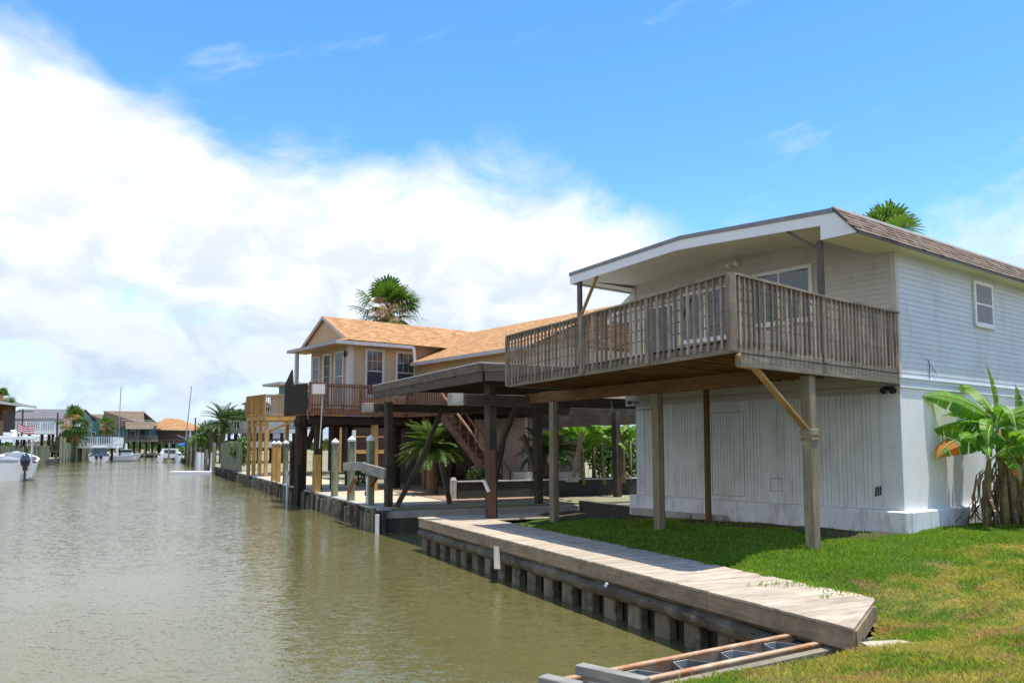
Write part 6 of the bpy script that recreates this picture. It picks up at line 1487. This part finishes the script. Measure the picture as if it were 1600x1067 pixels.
# sailboat behind it
F, p = hframe(167, 158, 0)
t = thing('sailboat', p, 'sailing boat with bare tall mast and blue sail cover behind the twin-engine boat', 'sailboat', None)
hull(t, F, 9, 2.9, 1.1, .5)
one('mast', M['steel'], t, lambda m: m.tube([F(0, 4.5, 1), F(.1, 4.5, 14.4)], [.11, .08], 7))
one('sail_cover', plain('blue_canvas', (.02, .12, .45), rough=.7), t, lambda m: m.tube([F(-.3, 4.4, 4.2), F(-.35, 2.2, 2.6), F(-.4, 0, 2.4)], [.12, .25, .18], 8))
one('spreader', M['steel'], t, lambda m: (m.beam(F(-.9, 4.5, 9.4), F(1, 4.5, 9.4), .05), [m.tube([F(x_, 4.5, 1.2), F(.1, 4.5, 14.2)], .012, 3) for x_ in (-1.2, 1.3)]))
# cabin boat, side on
F, p = hframe(193, 150, 0); F2 = frame(p+V(-1.9, 0, 0), V(.35, -.94, 0), V(.94, .35, 0), 1.09)
t = thing('cabin_boat', p, 'white cabin boat pointing right, moored before the far houses', 'boat')
hull(t, F2, 4.6, 2.0, .95, .5)
one('cabin', M['gelcoat'], t, lambda m: (m.box(F2, (-.7, 1.2, .8), (.7, 3.2, 1.6)), m.box(F2, (-.85, 1.0, 2.05), (.85, 3.0, 2.15))))
one('cabin_window', M['darkroom'], t, lambda m: m.box(F2, (-.72, 1.3, 1.6), (.72, 3.0, 2.04)))
one('fighting_chair', M['white_clean'], t, lambda m: (m.beam(F2(0, .5, .9), F2(0, .5, 2.9), .5, .25, up=V(1, 0, 0)), m.beam(F2(0, 2, 2.1), F2(0, 2, 3.2), .4, .3, up=V(1, 0, 0))))
# catamaran with mast, and a boat on a lift
F, p = hframe(265, 138, 21)
t = thing('sailboat', p, 'white catamaran seen from behind with tall mast, tied at the right bank', 'sailboat')
for x_ in (-1.35, 1.35):
    Fh = frame(V(F(x_, 0, 0).x, F(x_, 0, 0).y, 0), V(math.cos(R(21)), math.sin(R(21)), 0), V(-math.sin(R(21)), math.cos(R(21)), 0), 1.09); hull(t, Fh, 9, 1.1, 1.3, .4)
one('bridge_deck', M['gelcoat'], t, lambda m: (m.box(F, (-1.4, .6, .75), (1.4, 7, 1.4)), m.box(F, (-1.3, 2.5, 1.4), (1.3, 6, 2.3))))
one('cockpit_window', M['darkroom'], t, lambda m: m.box(F, (-.9, 2.44, 1.5), (.9, 2.49, 2.1)))
one('mast', M['steel'], t, lambda m: m.tube([F(2.3, 4, 2), F(3.1, 4, 13.2)], [.12, .08], 7))
one('sail_cover', plain('blue_canvas', (.03, .16, .42), rough=.7), t, lambda m: m.tube([F(2.2, 4, 3.0), F(1.7, 1.5, 2.9), F(1.3, -.5, 2.8)], [.28, .32, .2], 8))
F, p = hframe(285, 130, 0, z=1.05); F2 = frame(p+V(0, 4, 0), V(-.9, .43, 0), V(-.43, -.9, 0)*-1 if False else V(.3, -.95, 0), 1.09)
t = thing('lifted_boat', p, 'cream-hulled boat hanging on a lift with its bow toward the viewer, right bank', 'boat')
hull(t, F2, 6.5, 2.6, 1.05, .5, mat='offwhite', keel=-.55)
one('console', M['gelcoat'], t, lambda m: m.box(F2, (-.5, 2.2, .6), (.5, 3.4, 1.9)))
t = thing('boat_lift', p-Z*1, 'steel boat lift frame with slanting arms carrying the cream-hulled boat', 'boat lift')
stilts(t, F, (-1.7, 2.0), (-1, 6), -.5, 2.2, .2, 'steel', 'lift_post'); one('lift_arm', M['steel'], t, lambda m: (m.beam(F(-1.7, 2, 3.4), F(3.2, 2, 1.5), .12, .14), m.beam(F(-1.0, 4, 3.4), F(3.8, 4, 1.5), .12, .14), m.beam(F(-1.7, -1, 0.5), F(2, -1, .5), .12), m.beam(F(-1.7, 6, 0.5), F(2, 6, .5), .12)))
for q_ in t.children:
    pass
# floating white dock
d0 = on(270, 738.5, -.13); d1 = on(331, 739, -.13)
t = thing('floating_dock', V((d0.x+d1.x)/2, d0.y, 0), 'flat white floating dock lying on the water with a tall white post', 'dock')
one('float', M['white_clean'], t, lambda m: m.box(lambda a, b, c: V(a, b, c), (d0.x, d0.y-.9, -.4), (d1.x, d0.y+1.2, .04)), bevel=.03)
one('post', M['white_clean'], t, lambda m: m.tube([V(d1.x-.25, d0.y-.4, -.2), V(d1.x-.15, d0.y-.4, 2.05)], .24, 8))
